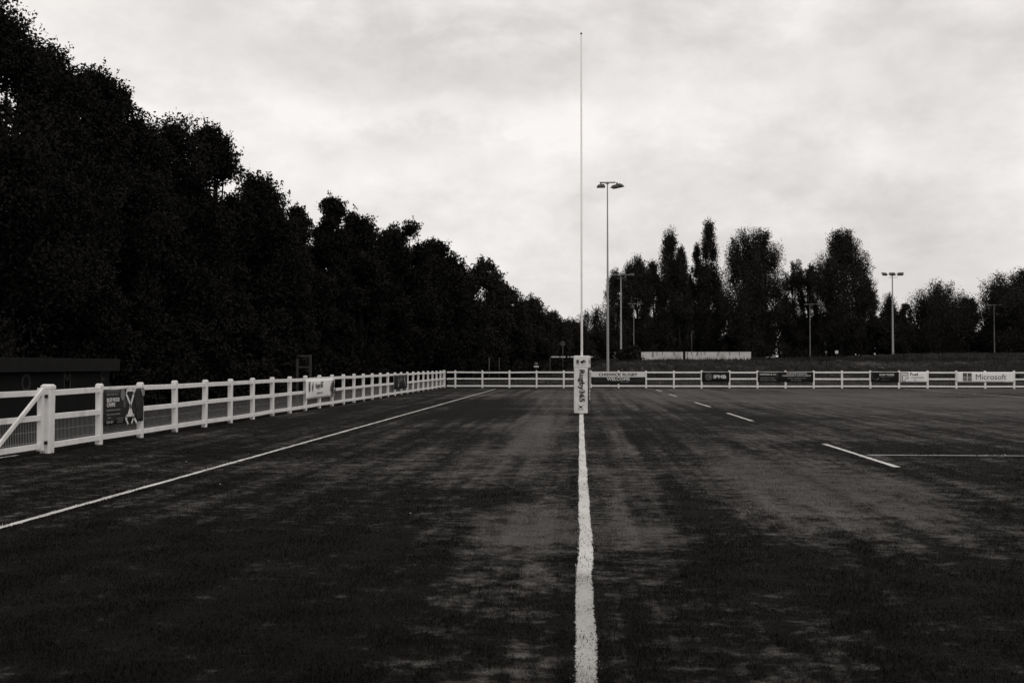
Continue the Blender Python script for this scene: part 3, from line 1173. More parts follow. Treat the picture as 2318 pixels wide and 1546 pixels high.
# ------------------------------------------------------------------ goal
def build_goal():
    gy = 33.3
    gx = 0.028
    g = thing("rugby_goal", "tall white rugby goal seen end on, its near post wrapped in a printed pad", "goal", (gx, gy, 0))
    H = 12.72
    for k, dy in enumerate((0.0, 5.6)):
        m = MB()
        m.tube([(0, dy, -0.1), (0, dy, 3.3), (0, dy, 3.34), (0, dy, H)], [0.042, 0.040, 0.034, 0.028], 14)
        m.build("upright", MAT["pole"], g)
        m = MB()
        m.tube([(0, dy, H), (0, dy, H + 0.05)], 0.033, 12)
        m.build("end_cap", MAT["black"], g)
    m = MB()
    m.tube([(0, 0, 3.0), (0, 5.6, 3.0)], 0.034, 12)
    m.build("crossbar", MAT["pole"], g)
    for k, dy in enumerate((0.0, 5.6)):
        m = MB()
        s = 0.236
        # body: white front/back, black sides
        m.box((-s, -s, 0.02), (s, s, 1.53), 0.028)
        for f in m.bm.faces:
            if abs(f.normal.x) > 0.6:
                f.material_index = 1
        # soft, uneven vinyl
        bmesh.ops.subdivide_edges(m.bm, edges=[e for e in m.bm.edges if e.calc_length() > 0.3], cuts=10, use_grid_fill=True)
        for v in m.bm.verts:
            q = 0.012 * math.sin(v.co.z * 9 + v.co.x * 7) + 0.010 * math.sin(v.co.z * 23 + v.co.x * 9) + 0.008 * math.sin(v.co.z * 41 - v.co.x * 13)
            v.co.x *= 1 + q * 0.6 + 0.012 * (1 - v.co.z / 1.5)
            v.co.y *= 1 + q * 1.2
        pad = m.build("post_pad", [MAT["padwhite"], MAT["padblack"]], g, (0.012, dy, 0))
        pad.rotation_euler = (0, 0, R(-11.5))
        c = MB()
        s2 = s + 0.006
        c.box((-s2, -s2, 1.532), (s2, s2, 1.93), 0.03)
        c.build("pad_collar", MAT["padwhite"], pad)
        if k:
            continue

        def front(me, x, z, name, mat, rot=0.0, y=None):
            o = link(name, me, mat, pad)
            o.location = (x, -s - 0.018 if y is None else y, z)
            o.rotation_euler = (R(90), R(rot), 0)
            return o

        front(text_mesh("Rugby365", 0.2, 1.06, bold=0.022, height=0.235), 0.02, 0.935, "lettering", MAT["ink"], 90)
        rose = disc2(.055, 16, 0, .01, .9) + rect(-.045, -.075, -.01, -.05) + rect(.0, -.072, .045, -.048)
        front(flat(rose), -0.10, 1.735, "emblem", MAT["inkmid"])
        dia = [[(-.095, 0), (-.015, -.08), (.03, -.02), (-.01, .035)], [(.0, .03), (.045, .075), (.06, .02), (.03, -.01)]] + bar2((.03, 0), (.11, -.035), .022) + bar2((.03, .03), (.11, .03), .014)
        front(flat(dia), 0.075, 1.735, "emblem", MAT["ink"])
        front(flat(smallprint([.09], .016, .02, 31)), -0.10, 1.63, "lettering", MAT["inkgrey"])
        front(flat(smallprint([.05, .06], .016, .02, 32)), 0.075, 1.63, "lettering", MAT["inkgrey"])
        xl = bar2((-.085, .07), (-.03, .015), .012) + bar2((-.03, .015), (-.03, -.015), .02) + bar2((-.03, -.015), (-.08, -.06), .012) + bar2((.085, .07), (.03, .015), .012) + bar2((.03, .015), (.03, -.015), .02) + bar2((.03, -.015), (.08, -.06), .012) + disc2(.034, 14)
        front(flat(xl), 0.0, 0.235, "emblem", MAT["ink"])
        front(flat(smallprint([.07, .08], .02, .02, 33)), 0.0, 0.145, "lettering", MAT["inkmid"])
        # lettering down the black side
        o = link("lettering", text_mesh("Rugby365", 0.2, 1.0, bold=0.02, height=0.24), MAT["inklight"], pad)
        o.matrix_local = Matrix.Translation((s + 0.014, 0.0, 0.95)) @ Matrix.Rotation(R(90), 4, "Z") @ Matrix.Rotation(R(90), 4, "X") @ Matrix.Rotation(R(-90), 4, "Z")
        o = link("emblem", flat(rect(-.02, -.10, .02, .10) + rect(-.08, .08, .08, .1) + rect(-.09, -.12, .09, -.1)), MAT["inkdim"], pad)
        o.matrix_local = Matrix.Translation((s + 0.014, 0.0, 0.25)) @ Matrix.Rotation(R(90), 4, "Z") @ Matrix.Rotation(R(90), 4, "X")
        for x_ in (-.06, .10):
            o = link("emblem", flat(disc2(.09, 12, x_, 0, .35)), MAT["inkmid"], pad)
            o.matrix_local = Matrix.Translation((s + 0.012, 0.0, 1.735)) @ Matrix.Rotation(R(90), 4, "Z") @ Matrix.Rotation(R(90), 4, "X")


build_goal()

# small scraps on the grass
for (px, py, s_, lab) in ((1355, 934, .06, "small white scrap on the grass just right of the padded goalpost"), (422, 1050, .016, "tiny white scrap on the grass near the left fence"),
                          (498, 1101, .014, "tiny white scrap lying past the long slanting line"), (929, 1169, .010, "tiny white speck on the dark grass left of the goal line")):
    p = G(px, py)
    m = MB()
    pts = [(s_ * (.6 + .4 * random.random()) * math.cos(a), s_ * (.5 + .4 * random.random()) * math.sin(a), 0.022 + .4 * s_ * random.random()) for a in np.linspace(0, 5.4, 7)]
    m.poly(pts)
    o = m.build("litter", MAT["sign"], None, (p.x, p.y, 0.01))
    o.modifiers.new("thick", "SOLIDIFY").thickness = 0.006
    tag(o, lab, "litter", "white scraps on the pitch")


# ------------------------------------------------------------------ floodlights
def flood(label, base, top, r0, r1, heads, arm=None, ring=None, name="floodlight", steel="galv"):
    """base/top: world points; heads: list of (x offset, z offset, yaw, pitch, w, h)"""
    t = thing(name, label, "floodlight", base, 0, "floodlight masts beyond the fence")
    H = top.z - base.z
    m = MB()
    m.tube([(0, 0, -0.3), (0, 0, 0.9), (0, 0, 0.92), (0, 0, H)], [r0 * 1.15, r0 * 1.12, r0, r1], 12)
    m.build("mast", MAT[steel], t)
    if arm:
        m = MB()
        m.box((arm[0], -0.05, arm[2] + H - 0.045), (arm[1], 0.05, arm[2] + H + 0.045))
        m.build("cross_arm", MAT[steel], t)
    if ring:
        m = MB()
        m.box((ring[0], -0.06, H + ring[2] - 0.03), (ring[1], 0.06, H + ring[2] + 0.03))
        m.build("climbing_bracket", MAT[steel], t)
    for (x, z, yaw, pit, w, d, h) in heads:
        m = MB()
        # tapered flat housing: deep at the rear, thin at the lens edge
        w2_, d2 = w / 2, d / 2
        V = [(-w2_, -d2, 0), (w2_, -d2, 0), (w2_, d2, 0), (-w2_, d2, 0), (-w2_ * .85, -d2 * .7, h), (w2_ * .85, -d2 * .7, h), (w2_ * .8, d2 * .6, h * .8), (-w2_ * .8, d2 * .6, h * .8)]
        bv = [m.bm.verts.new(v) for v in V]
        for fa in ((0, 1, 2, 3), (4, 5, 6, 7), (0, 1, 5, 4), (1, 2, 6, 5), (2, 3, 7, 6), (3, 0, 4, 7)):
            m.bm.faces.new([bv[i] for i in fa])
        m.box((-0.05, -0.05, h * .8), (0.05, 0.05, h + 0.16))
        lamp = m.build("lamp_head", MAT["galvdark"], t, (x, 0, H + z))
        lamp.rotation_euler = (R(pit), 0, R(yaw))
        m = MB()
        m.box((-w2_ * .9, -d2 * .9, -0.03), (w2_ * .9, d2 * .9, -0.004))
        m.build("lens", MAT["lens" if steel == "galv" else "galvdark"], lamp)
    return t


Y0 = 76.5
pA = P(1376, 840, Y0)
topA = P(1373.5, 412, Y0)
flood("tallest floodlight mast with two flat lamp heads, close behind the far fence", Vector((pA.x, Y0, hz(pA.x, Y0))), Vector((pA.x, Y0, topA.z)), 0.105, 0.04,
      [(-0.50, -0.40, 90, 0, 0.55, 0.66, 0.20), (0.76, -0.42, 64, -6, 0.62, 0.95, 0.20)], (-0.60, 0.62, -0.06), (-0.14, 0.12, -0.14))


def far_mast(px, pyb, pyt, Y, label, heads, arm, ring, r0=0.17, r1=0.09, steel="galv"):
    b_ = P(px, pyb, Y)
    t_ = P(px, pyt, Y)
    return flood(label, Vector((b_.x, Y, min(hz(b_.x, Y), b_.z))), Vector((b_.x, Y, t_.z)), r0, r1, heads, arm, ring, steel=steel)


for (px, pyb, pyt, lab, sh) in ((1406, 800, 623, "floodlight mast with three lamps just right of the tallest one, in front of trees", .45), (2021.5, 806, 621, "floodlight mast with three lamps standing against open sky at right", 0.0)):
    far_mast(px, pyb, pyt, 172, lab,
             [(-1.35 + sh, 0.02, 28, 62, 1.0, 0.62, 0.26), (0.0 + sh, 0.02, 0, 62, 1.0, 0.62, 0.26), (1.35 + sh, 0.02, -28, 62, 1.0, 0.62, 0.26)], (-1.5 + sh, 1.5 + sh, 0.0), (-0.6, 0.8, -0.55))
for (px, pyb, pyt, lab, c) in ((1435, 800, 688, "short thin floodlight mast beside the bush, before dark trees", .2), (1834, 813, 689, "thin floodlight mast before the pale gap between trees", .3), (2251.5, 814, 691, "thin floodlight mast with narrow bar at the far right", 0.0)):
    far_mast(px, pyb, pyt, 182, lab,
             [(-0.95 + c, -0.05, 0, 0, 0.7, 0.4, 0.10), (0.1 + c, -0.05, 0, 0, 0.7, 0.4, 0.10), (1.1 + c, 0.0, 0, 8, 0.7, 0.4, 0.10)], (-1.25 + c, 1.35 + c, 0.05), None, 0.11, 0.06, "galvdim")

# faint street lamp under the poplars
pb = P(1566, 800, 178)
t = thing("lamp_post", "faint short lamp post in the dark below the poplars", "lamp post", (pb.x, 178, hz(pb.x, 178)))
zt = P(1566, 752, 178).z - hz(pb.x, 178)
MB().tube([(0, 0, -0.2), (0, 0, zt)], [.07, .05], 8).build("column", MAT["slim"], t)
m = MB()
m.box((-0.1, -.12, zt), (0.45, .12, zt + .12), 0.03)
m.build("lantern", MAT["slim"], t)

# ------------------------------------------------------------------ white walls, rails, signs beyond the far fence
WY = 128.0
for (xa, xb, lab) in ((1452, 1546, "shorter stained white wall section partly behind the bush"), (1552, 1700, "longer stained white wall section with ivy streaks on the bank")):
    a, b_ = P(xa, 806, WY), P(xb, 806, WY)
    ztop = P(1600, 797.5, WY).z
    t = thing("low_wall", lab, "wall", (a.x, WY, 0), 0, "low white wall on the bank")
    m = MB()
    L = b_.x - a.x
    m.box((0, 0, hz(a.x, WY) - 0.4), (L, 0.22, ztop), 0.01)
    m.build("panel", MAT["concrete"], t)
    m = MB()
    m.box((-0.03, -0.03, ztop + 0.002), (L + 0.03, 0.25, ztop + 0.06), 0.01)
    m.build("coping", MAT["concrete"], t)
    m = MB()
    rng = random.Random(int(xa))
    for k in range(9 if xa > 1500 else 5):
        x = rng.uniform(0.2, L - 0.2)
        pts, z = [], ztop + .03
        while z > ztop - rng.uniform(.4, .95):
            pts.append((x, -0.03, z))
            x += rng.uniform(-.09, .09)
            z -= .1
        if len(pts) > 1:
            m.tube(pts, [0.03 * (1 - .7 * i / len(pts)) + .008 for i in range(len(pts))], 5)
    m.build("ivy_stem", MAT["bark"], t)

a = P(1821, 813, 165)
b_ = P(1893, 813, 165)
t = thing("low_rail", "low horizontal metal rail lying along the bank under the thin mast", "rail", (a.x, 165, hz(a.x, 165)))
zr = P(1850, 812.6, 165).z - hz(a.x, 165)
m = MB()
m.tube([(0, 0, zr), (b_.x - a.x, 0, zr + .05)], 0.09, 8)
m.build("bar", MAT["galv"], t)
for k in (0, .5, 1):
    m = MB()
    m.tube([((b_.x - a.x) * k, 0, -.5), ((b_.x - a.x) * k, 0, zr)], 0.07, 6)
    m.build("leg", MAT["slim"], t)

for (px, py, s_, mt, lab) in ((1894, 797, .52, "sign", "small bright square sign at the foot of the big poplar"), (1870, 797, .34, "signgrey", "small dull square sign left of the bright one")):
    p = P(px, py, 170)
    g0 = hz(p.x, 170)
    t = thing("small_sign", lab, "sign", (p.x, 170, g0), 0, "small square signs below the poplars")
    z = p.z - g0
    MB().tube([(0, 0.04, -.3), (0, 0.04, z + s_ / 2)], .04, 6).build("pole", MAT["slim"], t)
    m = MB()
    m.box((-s_ / 2, -.03, z - s_ / 2), (s_ / 2, 0, z + s_ / 2), .02)
    m.build("plate", MAT[mt], t)

# boom barrier with sign, behind the goal
BYD = 112.0
p = P(1245, 808, BYD)
g0 = hz(p.x, BYD)
t = thing("barrier_gate", "low white boom barrier behind the goalpost, broken into white lengths", "barrier", (p.x, BYD, g0))
z = p.z - g0
sc_ = BYD / F
segs = [(3, 21), (24, 38), (40, 43), (46, 60), (64, 96)]
for (u0, u1) in segs:
    m = MB()
    m.box((u0 * sc_, -.03, z - .075), (u1 * sc_, .03, z + .075), .01)
    m.build("white_band", MAT["sign"], t)
m = MB()
m.tube([(0, 0.04, z), (101 * sc_, 0.04, z)], .04, 8)
m.build("boom", MAT["slim"], t)
for u in (0, 60):
    m = MB()
    m.box((u * sc_ - .05, .05, -.3), (u * sc_ + .05, .15, z + .06))
    m.build("leg", MAT["slim"], t)
p = P(1274, 778, BYD - 3)
g0 = hz(p.x, BYD - 3)
t = thing("road_sign", "dim round road sign on a thin pole left of the goalpost", "sign", (p.x, BYD - 3, g0))
z = p.z - g0
MB().tube([(0, 0, -.3), (0, 0, z + .3)], .022, 8).build("pole", MAT["signgrey"], t)
m = MB()
m.tube([(0, -.03, z), (0, -.055, z)], .27, 20)
m.build("disc", MAT["slim"], t)
m = MB()
for k in range(20):
    a0, a1 = 2 * math.pi * k / 20, 2 * math.pi * (k + 1) / 20
    m.poly([(.2 * math.cos(a0), -.06, z + .2 * math.sin(a0)), (.27 * math.cos(a0), -.06, z + .27 * math.sin(a0)), (.27 * math.cos(a1), -.06, z + .27 * math.sin(a1)), (.2 * math.cos(a1), -.06, z + .2 * math.sin(a1))])
m.build("rim", MAT["signdim"], t)

p = P(1214, 830, 92)
t = thing("notice_board", "small grey and white notice on a short stand beyond the far fence", "sign", (p.x, 92, hz(p.x, 92)))
z1_, z2_ = P(1214, 823.0, 92).z - hz(p.x, 92), P(1214, 829.8, 92).z - hz(p.x, 92)
m = MB()
m.box((-.14, -.03, z1_ - .11), (.14, 0, z1_ + .11), .01)
m.build("grey_plate", MAT["signgrey"], t)
m = MB()
m.box((-.23, -.03, z2_ - .08), (.22, 0, z2_ + .075), .02)
m.build("white_plate", MAT["sign"], t)
MB().box((-.03, .002, -.2), (.03, .05, z1_ + .1)).build("pole", MAT["slim"], t)

for (px, lab) in ((1070.5, "thin dark pole standing left of two others beyond the fence corner"), (1107, "thicker thin pole between two others beyond the fence corner"), (1130, "thin pole nearest the goal of three beyond the fence corner")):
    p = P(px, 810, 88)
    g0 = hz(p.x, 88)
    o = MB().tube([(0, 0, -.3), (0, 0, p.z - g0)], .035 if px != 1107 else .055, 8).build("thin_pole", MAT["slim"], None, (p.x, 88, g0))
    tag(o, lab, "pole", "thin poles beyond the fence corner")

# timber frame behind the left fence
XF = -11.7
a, b_ = PX(673, 812, XF), PX(707, 804, XF)
t = thing("timber_frame", "dim wooden frame of two posts and two bars behind the left fence", "frame", (a.x, a.y, hz(a.x, a.y)))
dx, dy = b_.x - a.x + 0.52, (b_.y - a.y) * 0 + 0.10
zA, zB = a.z - hz(a.x, a.y), b_.z - hz(a.x, a.y)
for (x, y, z) in ((0, 0, zA - .25), (dx, dy, zB - .25)):
    m = MB()
    m.box((x - .045, y - .045, -.3), (x + .045, y + .045, z + .25), .008)
    m.build("post", MAT["timber"], t)
for z in (zB - .06, PX(690, 831, XF).z - hz(a.x, a.y)):
    m = MB()
    ang = math.atan2(dy, dx)
    m.box((0.05, -.03, z - .035), (math.hypot(dx, dy) - .05, .03, z + .035), .005, mat=Matrix.Rotation(ang, 4, "Z"))
    m.build("bar", MAT["timber"], t)


# dugout with HOME letters
def build_dugout():
    x0, x1 = -12.4, -14.0
    ye = PX(265, 826, x0).y
    y0 = ye - 8.0
    g0 = -0.25
    zt = PX(265, 813.5, x0).z
    xl = x0 - 0.16
    t = thing("dugout", "dark home dugout shelter with faint white letters at the far left", "dugout", (x0, y0, 0))
    L = ye - y0
    W = x1 - x0
    m = MB()
    m.box((W - .15, -.1, zt - .06), (0.03, L, zt), .01)
    m.build("roof", MAT["felt"], t)
    m = MB()
    m.box((0.032, -.1, zt - .31), (0.07, L + .02, zt + .01), .01)
    m.build("fascia", MAT["felt"], t)
    m = MB()
    m.box((W - .1, 0, g0 - .2), (W, L - .1, zt - .062))
    m.build("back_wall", MAT["darkwall"], t)
    for y in (0, L - .2):
        m = MB()
        m.box((W, y, g0 - .2), (-.2, y + .1, zt - .062))
        m.build("side_wall", MAT["darkwall"], t)
    m = MB()
    m.box((-.198, 0, g0 - .2), (-.162, L - .1, zt - .064))
    m.build("front_board", MAT["darkwall"], t)
    for ch, px, py in (("O", 59, 866), ("M", 152, 860), ("E", 233, 858), ("H", -40, 870)):
        p = PX(px, py, xl)
        me = text_mesh(ch, 0.5, None, bold=0.012, height=0.42)
        o = link("letter", me, plain("faded_letter", 0.04, 0.8, 0.1, 0.3, 5.0), t)
        o.matrix_local = Matrix.Translation((-.158, p.y - y0, p.z)) @ Matrix.Rotation(R(90), 4, "Z") @ Matrix.Rotation(R(90), 4, "X")


build_dugout()


# ------------------------------------------------------------------ trees
def leaves(rng, C, size, flat_=0.5):
    n = len(C)
    nrm = rng.normal(0, 1, (n, 3))
    nrm[:, 2] = nrm[:, 2] * 0.8 + flat_
    nrm /= np.linalg.norm(nrm, axis=1)[:, None]
    t = np.cross(nrm, rng.normal(0, 1, (n, 3)))
    t /= np.linalg.norm(t, axis=1)[:, None] + 1e-9
    b_ = np.cross(nrm, t)
    l = (size * rng.uniform(0.6, 1.35, n))[:, None]
    w = l * rng.uniform(0.38, 0.62, n)[:, None]
    c2 = C - nrm * l * 0.12
    return np.stack([c2 - t * l * .5, C + b_ * w * .5 - t * l * .05, c2 + t * l * .5, C - b_ * w * .5 - t * l * .05], 1)


def profile(kind, u):
    if kind == "poplar":
        return np.clip(u / 0.10, 0.35, 1) * np.clip((1 - u) * 1.35 + .10, 0, 1) ** 0.55
    if kind == "fan":
        return np.where(u < 0.42, 0.75 + 0.25 * u / 0.42, np.clip(1 - (np.clip(u - .42, 0, 1) / .62) ** 2.1, 0, 1) ** 0.65)
    if kind == "bush":
        return np.sqrt(np.clip(1 - (u * 0.98) ** 2, 0, 1))
    return np.where(u < 0.4, 0.8 + 0.2 * u / .4, np.clip(1 - (np.clip(u - .4, 0, 1) / .62) ** 2.4, 0, 1) ** 0.5)


def crown_data(seed, H, r, base, kind, nl, leaf, ncl=None, loose=0.1):
    rng = np.random.default_rng(seed)
    ncl = ncl or 70
    st = {"poplar": 2.4, "fan": 1.9, "bush": 0.9}.get(kind, 1.0)
    u = rng.random(ncl) ** 0.85
    R_ = profile(kind, u) * r
    ang = rng.uniform(0, 2 * np.pi, ncl)
    q = rng.uniform(0.25, 1.12, ncl) ** 0.5
    cr = r * rng.uniform(0.20, 0.44, ncl) * (0.40 + 0.60 * profile(kind, u))
    if kind == "broad" and ncl < 50:
        cr = r * rng.uniform(0.20, 0.50, ncl) * (0.55 + 0.45 * profile(kind, u))
    if kind == "poplar":
        cr = r * rng.uniform(0.28, 0.5, ncl) * (0.5 + 0.5 * profile(kind, u))
    rad = np.maximum(R_ - cr * 0.7, 0) * q
    zz = base + u * np.maximum(H - base - cr * st * 0.85, 0.1)
    C = np.stack([rad * np.cos(ang), rad * np.sin(ang), zz], -1)
    # crown top clump so that the tree reaches its height
    C[0] = (rng.normal(0, .12 * r), rng.normal(0, .12 * r), H - cr[0] * st * .8)
    if kind == "fan" or (kind == "broad" and ncl > 70):
        for q_ in range(1, 7):
            a_ = rng.uniform(0, 6.28)
            dz_ = (0.5 + 0.35 * q_) * cr[0] * st
            C[q_] = (C[0][0] + (.12 + .07 * q_) * r * math.cos(a_), C[0][1] + (.12 + .07 * q_) * r * math.sin(a_), C[0][2] - dz_)
            cr[q_] = max(cr[q_], .27 * r)
    wgt = cr ** 2 * (1 if kind != "poplar" else 1)
    idx = rng.choice(ncl, nl, p=wgt / wgt.sum())
    d = rng.normal(0, 1, (nl, 3))
    d /= np.linalg.norm(d, axis=1)[:, None]
    rr = rng.random(nl) ** (0.52 if kind in ("fan", "poplar") else 0.42)
    out = rng.random(nl) < loose
    rr = np.where(out, rng.uniform(1.0, 1.18, nl), rr)
    off = d * (rr * cr[idx])[:, None]
    off[:, 2] *= st
    if kind == "fan":
        # branches sweep up and out
        off[:, 0] += off[:, 2] * 0.28 * np.cos(ang[idx])
        off[:, 1] += off[:, 2] * 0.28 * np.sin(ang[idx])
    Pn = C[idx] + off
    # lumpy noise so clumps are not spheres
    Pn += 0.16 * cr[idx][:, None] * np.stack([np.sin(Pn[:, 2] * 5 / cr[idx]), np.sin(Pn[:, 0] * 5 / cr[idx]), np.sin(Pn[:, 1] * 5 / cr[idx])], -1)
    # inner foliage: larger shaded leaves that close the heart of the crown
    nc = nl // (9 if kind == "fan" else 4)
    ic = rng.choice(ncl, nc, p=wgt / wgt.sum())
    dc = rng.normal(0, 1, (nc, 3))
    dc *= (rng.random(nc) ** .5 * .62 / (np.linalg.norm(dc, axis=1) + 1e-6))[:, None]
    dc = dc * cr[ic][:, None] * np.array([1, 1, st])
    Cc = C[ic] * np.array([.9, .9, 1]) + dc
    # little shoots standing off the outline
    ns = max(14, nl // 280)
    j = rng.choice(ncl, ns)
    dirs = rng.normal(0, 1, (ns, 3))
    dirs[:, 2] = np.abs(dirs[:, 2]) + (1.2 if kind in ("poplar", "fan") else 0.5)
    dirs /= np.linalg.norm(dirs, axis=1)[:, None]
    kk = 11
    tpar = np.linspace(0.75, 1.42, kk)
    S = C[j][:, None, :] + dirs[:, None, :] * (cr[j][:, None] * tpar[None, :])[:, :, None] * np.array([1, 1, st ** .5])
    S = S.reshape(-1, 3) + rng.normal(0, leaf * .35, (ns * kk, 3))
    Pn = np.concatenate([Pn, S])
    Pn[:, 2] = np.maximum(Pn[:, 2], 0.05)
    Cc[:, 2] = np.maximum(Cc[:, 2], 0.05)
    return np.concatenate([leaves(rng, Pn, leaf), leaves(rng, Cc, leaf * 1.7)]), C


def trunk_mesh(seed, H, r0, C, kind, nlimb=10):
    rng = random.Random(seed)
    m = MB()
    top = H * (0.86 if kind != "bush" else 0.5)
    pts, x, y = [], 0.0, 0.0
    n = 8
    for i in range(n + 1):
        pts.append((x, y, -0.4 + (top + 0.4) * i / n))
        x += rng.uniform(-.012, .012) * H
        y += rng.uniform(-.012, .012) * H
    m.tube(pts, [r0 * (1.25 if i == 0 else 1) * (1 - 0.9 * i / n) + 0.015 for i in range(n + 1)], 8)
    for c in C[:: max(1, len(C) // nlimb)]:
        c = Vector(c)
        k = min(n - 1, max(1, int((c.z * 0.62 / top) * n)))
        s = Vector(pts[k])
        mid = s.lerp(c, 0.5) + Vector((0, 0, -0.04 * H if kind not in ("poplar", "fan") else -0.08 * H))
        rr = r0 * 0.42 * (1 - .6 * k / n)
        m.tube([s, mid, c], [rr, rr * .6, rr * .18 + .01], 6)
    return m.mesh("trunk")


def tree(name, label, cat, x, y, ztop, r, kind, nl, leaf, mat, seed, base=0.12, group=None, ncl=None, loose=.1, tr=None, gaps=()):
    g0 = hz(x, y)
    t = thing(name, label, cat, (x, y, g0), 0, group)
    H = ztop - g0
    V, C = crown_data(seed, H, r, base * H, kind, nl, leaf, ncl, loose)
    for (gp_, gd_, ru, rv, keep_) in gaps:
        W_ = V.mean(1) + np.array([x, y, g0]) - np.array(CAM)
        dep = W_ @ np.array(gd_)
        u_ = (W_ @ np.array(RT)) / dep - gd_.dot(RT)
        v_ = (W_ @ np.array(UP)) / dep - gd_.dot(UP)
        rr_ = np.hypot(u_ / ru, v_ / rv) + .35 * np.sin(u_ * 190) * np.sin(v_ * 170 + 1)
        rg_ = np.random.default_rng(seed + 9).random(len(V))
        V = V[(rr_ > 1) | (rg_ < keep_)]
    me = quadmesh("crown", V)
    cr = link("crown", me, MAT[mat], t)
    tm = trunk_mesh(seed, H, tr or (0.02 * H + .05), C, kind)
    link("stems" if kind == "bush" else "trunk", tm, MAT["bark"], t)
    return t


GAPS = [(None, ray(42, 215), .020, .018, .34), (None, ray(10, 258), .015, .018, .30)]
GL = "dark trees lining the left side of the pitch"
LEFT = [  # px centre, top py, Y, crown radius, leaf count, label
    (-130, -120, 23, 3.6, 26000, "huge dark broadleaf tree cut off by the left edge of the picture"),
    (10, 25, 27, 3.0, 42000, "tallest dark tree at the left edge with a pale sky gap in its crown"),
    (105, 108, 29.5, 2.7, 40000, "dark tree second from the left edge with feathery rounded top"),
    (205, 158, 32, 2.6, 36000, "dark tree third from the left edge with a thin twig poking up"),
    (268, 196, 34, 2.2, 30000, "dark tree with a steep right side dropping above the dugout"),
    (388, 270, 39, 2.5, 30000, "dark tree with a broad domed top left of the notched tower of leaves"),
    (478, 290, 42, 1.9, 22000, "narrow dark tree with a knobbly tower of leaves and notched right side"),
    (590, 400, 49, 2.9, 28000, "wide round topped dark tree right of the knobbly narrow one"),
    (668, 470, 54, 2.1, 18000, "small dark tree tucked in the dip before the little rounded knob"),
    (750, 452, 58, 1.7, 16000, "dark tree with a small rounded knob standing above its neighbours"),
    (812, 484, 63, 2.2, 18000, "dark tree with thin upright twigs right of the little knob"),
    (900, 503, 71, 3.0, 24000, "broad dark tree with a long gently domed top above the dark small banner"),
    (985, 545, 80, 2.9, 20000, "dark domed tree whose right side falls steeply above the fence corner"),
    (1030, 605, 88, 2.2, 13000, "dark tree filling the slope left of the paler loose tree"),
    (1098, 587, 106, 2.4, 9000, "paler loose tree with sky showing through its pointed crown"),
    (1145, 640, 112, 2.5, 9500, "tree on the falling right shoulder of the paler loose tree"),
    (1200, 672, 134, 3.3, 11000, "rounded dark tree second lowest on the descending left tree line"),
    (1246, 702, 155, 2.8, 8000, "low dark tree left of the dip in the skyline"),
    (1290, 722, 182, 3.0, 7000, "lowest dark tree in the skyline dip beside the goalpost"),
]
for i, (px, ty, Y, r, nl, lab) in enumerate(LEFT):
    p = P(px, ty, Y)
    leaf = 0.105 + 0.0021 * (Y - 23) if Y < 100 else 0.27
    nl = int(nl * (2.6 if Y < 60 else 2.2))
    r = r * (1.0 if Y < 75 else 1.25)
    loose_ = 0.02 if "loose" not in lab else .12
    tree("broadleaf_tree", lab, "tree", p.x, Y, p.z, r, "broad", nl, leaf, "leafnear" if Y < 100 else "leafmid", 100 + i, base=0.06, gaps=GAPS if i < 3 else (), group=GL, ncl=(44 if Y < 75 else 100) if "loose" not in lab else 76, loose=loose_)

# a few trees of the second rank, closing the view through the front row
BACK = [(-60, 330, 34), (70, 340, 37), (170, 300, 40), (290, 285, 44), (420, 400, 49), (540, 470, 56), (640, 520, 62), (720, 540, 68), (860, 560, 80), (950, 600, 92), (1060, 668, 118), (1170, 712, 146)]
for i, (px, ty, Y) in enumerate(BACK):
    p = P(px, ty, Y)
    tree("woodland_tree", "dark tree of the second rank, showing only between the front trees on the left", "tree", p.x, Y, p.z, 3.6 + .012 * Y, "broad", 22000, .28, "leafnear", 300 + i, base=.02, group="second rank of trees on the left", ncl=60, gaps=GAPS if i < 3 else ())


def copy_tree(src, loc, rz, sc3, label, group):
    c = src.copy()
    COL.objects.link(c)
    c.location, c.rotation_euler, c.scale = loc, (0, 0, rz), sc3
    c["label"], c["group"] = label, group
    for ch in src.children:
        d = ch.copy()
        COL.objects.link(d)
        d.parent = c
    return c


# understorey behind the left fence
rng0 = random.Random(5)
protos = []
LB = "low black bush in the undergrowth behind the left fence"
GB = "bushes under the left trees"
for k in range(3):
    protos.append(tree("undergrowth_bush", LB, "bush", -14.6, 29 + 4 * k, 3.4, 1.9, "bush", 16000, .16, "leafnear", 400 + k, base=0.0, group=GB, ncl=34))
yb = 41.0
i = 0
while yb < 118:
    x = -14.7 + rng0.uniform(-.5, .5) + max(0, yb - 72) * 0.09
    copy_tree(protos[i % 3], (x, yb, hz(x, yb)), rng0.uniform(0, 6), (1.0 + .006 * yb, 1.0 + .006 * yb, rng0.uniform(.75, 1.25)), LB, GB)
    yb += 3.3 + yb * .022
    i += 1

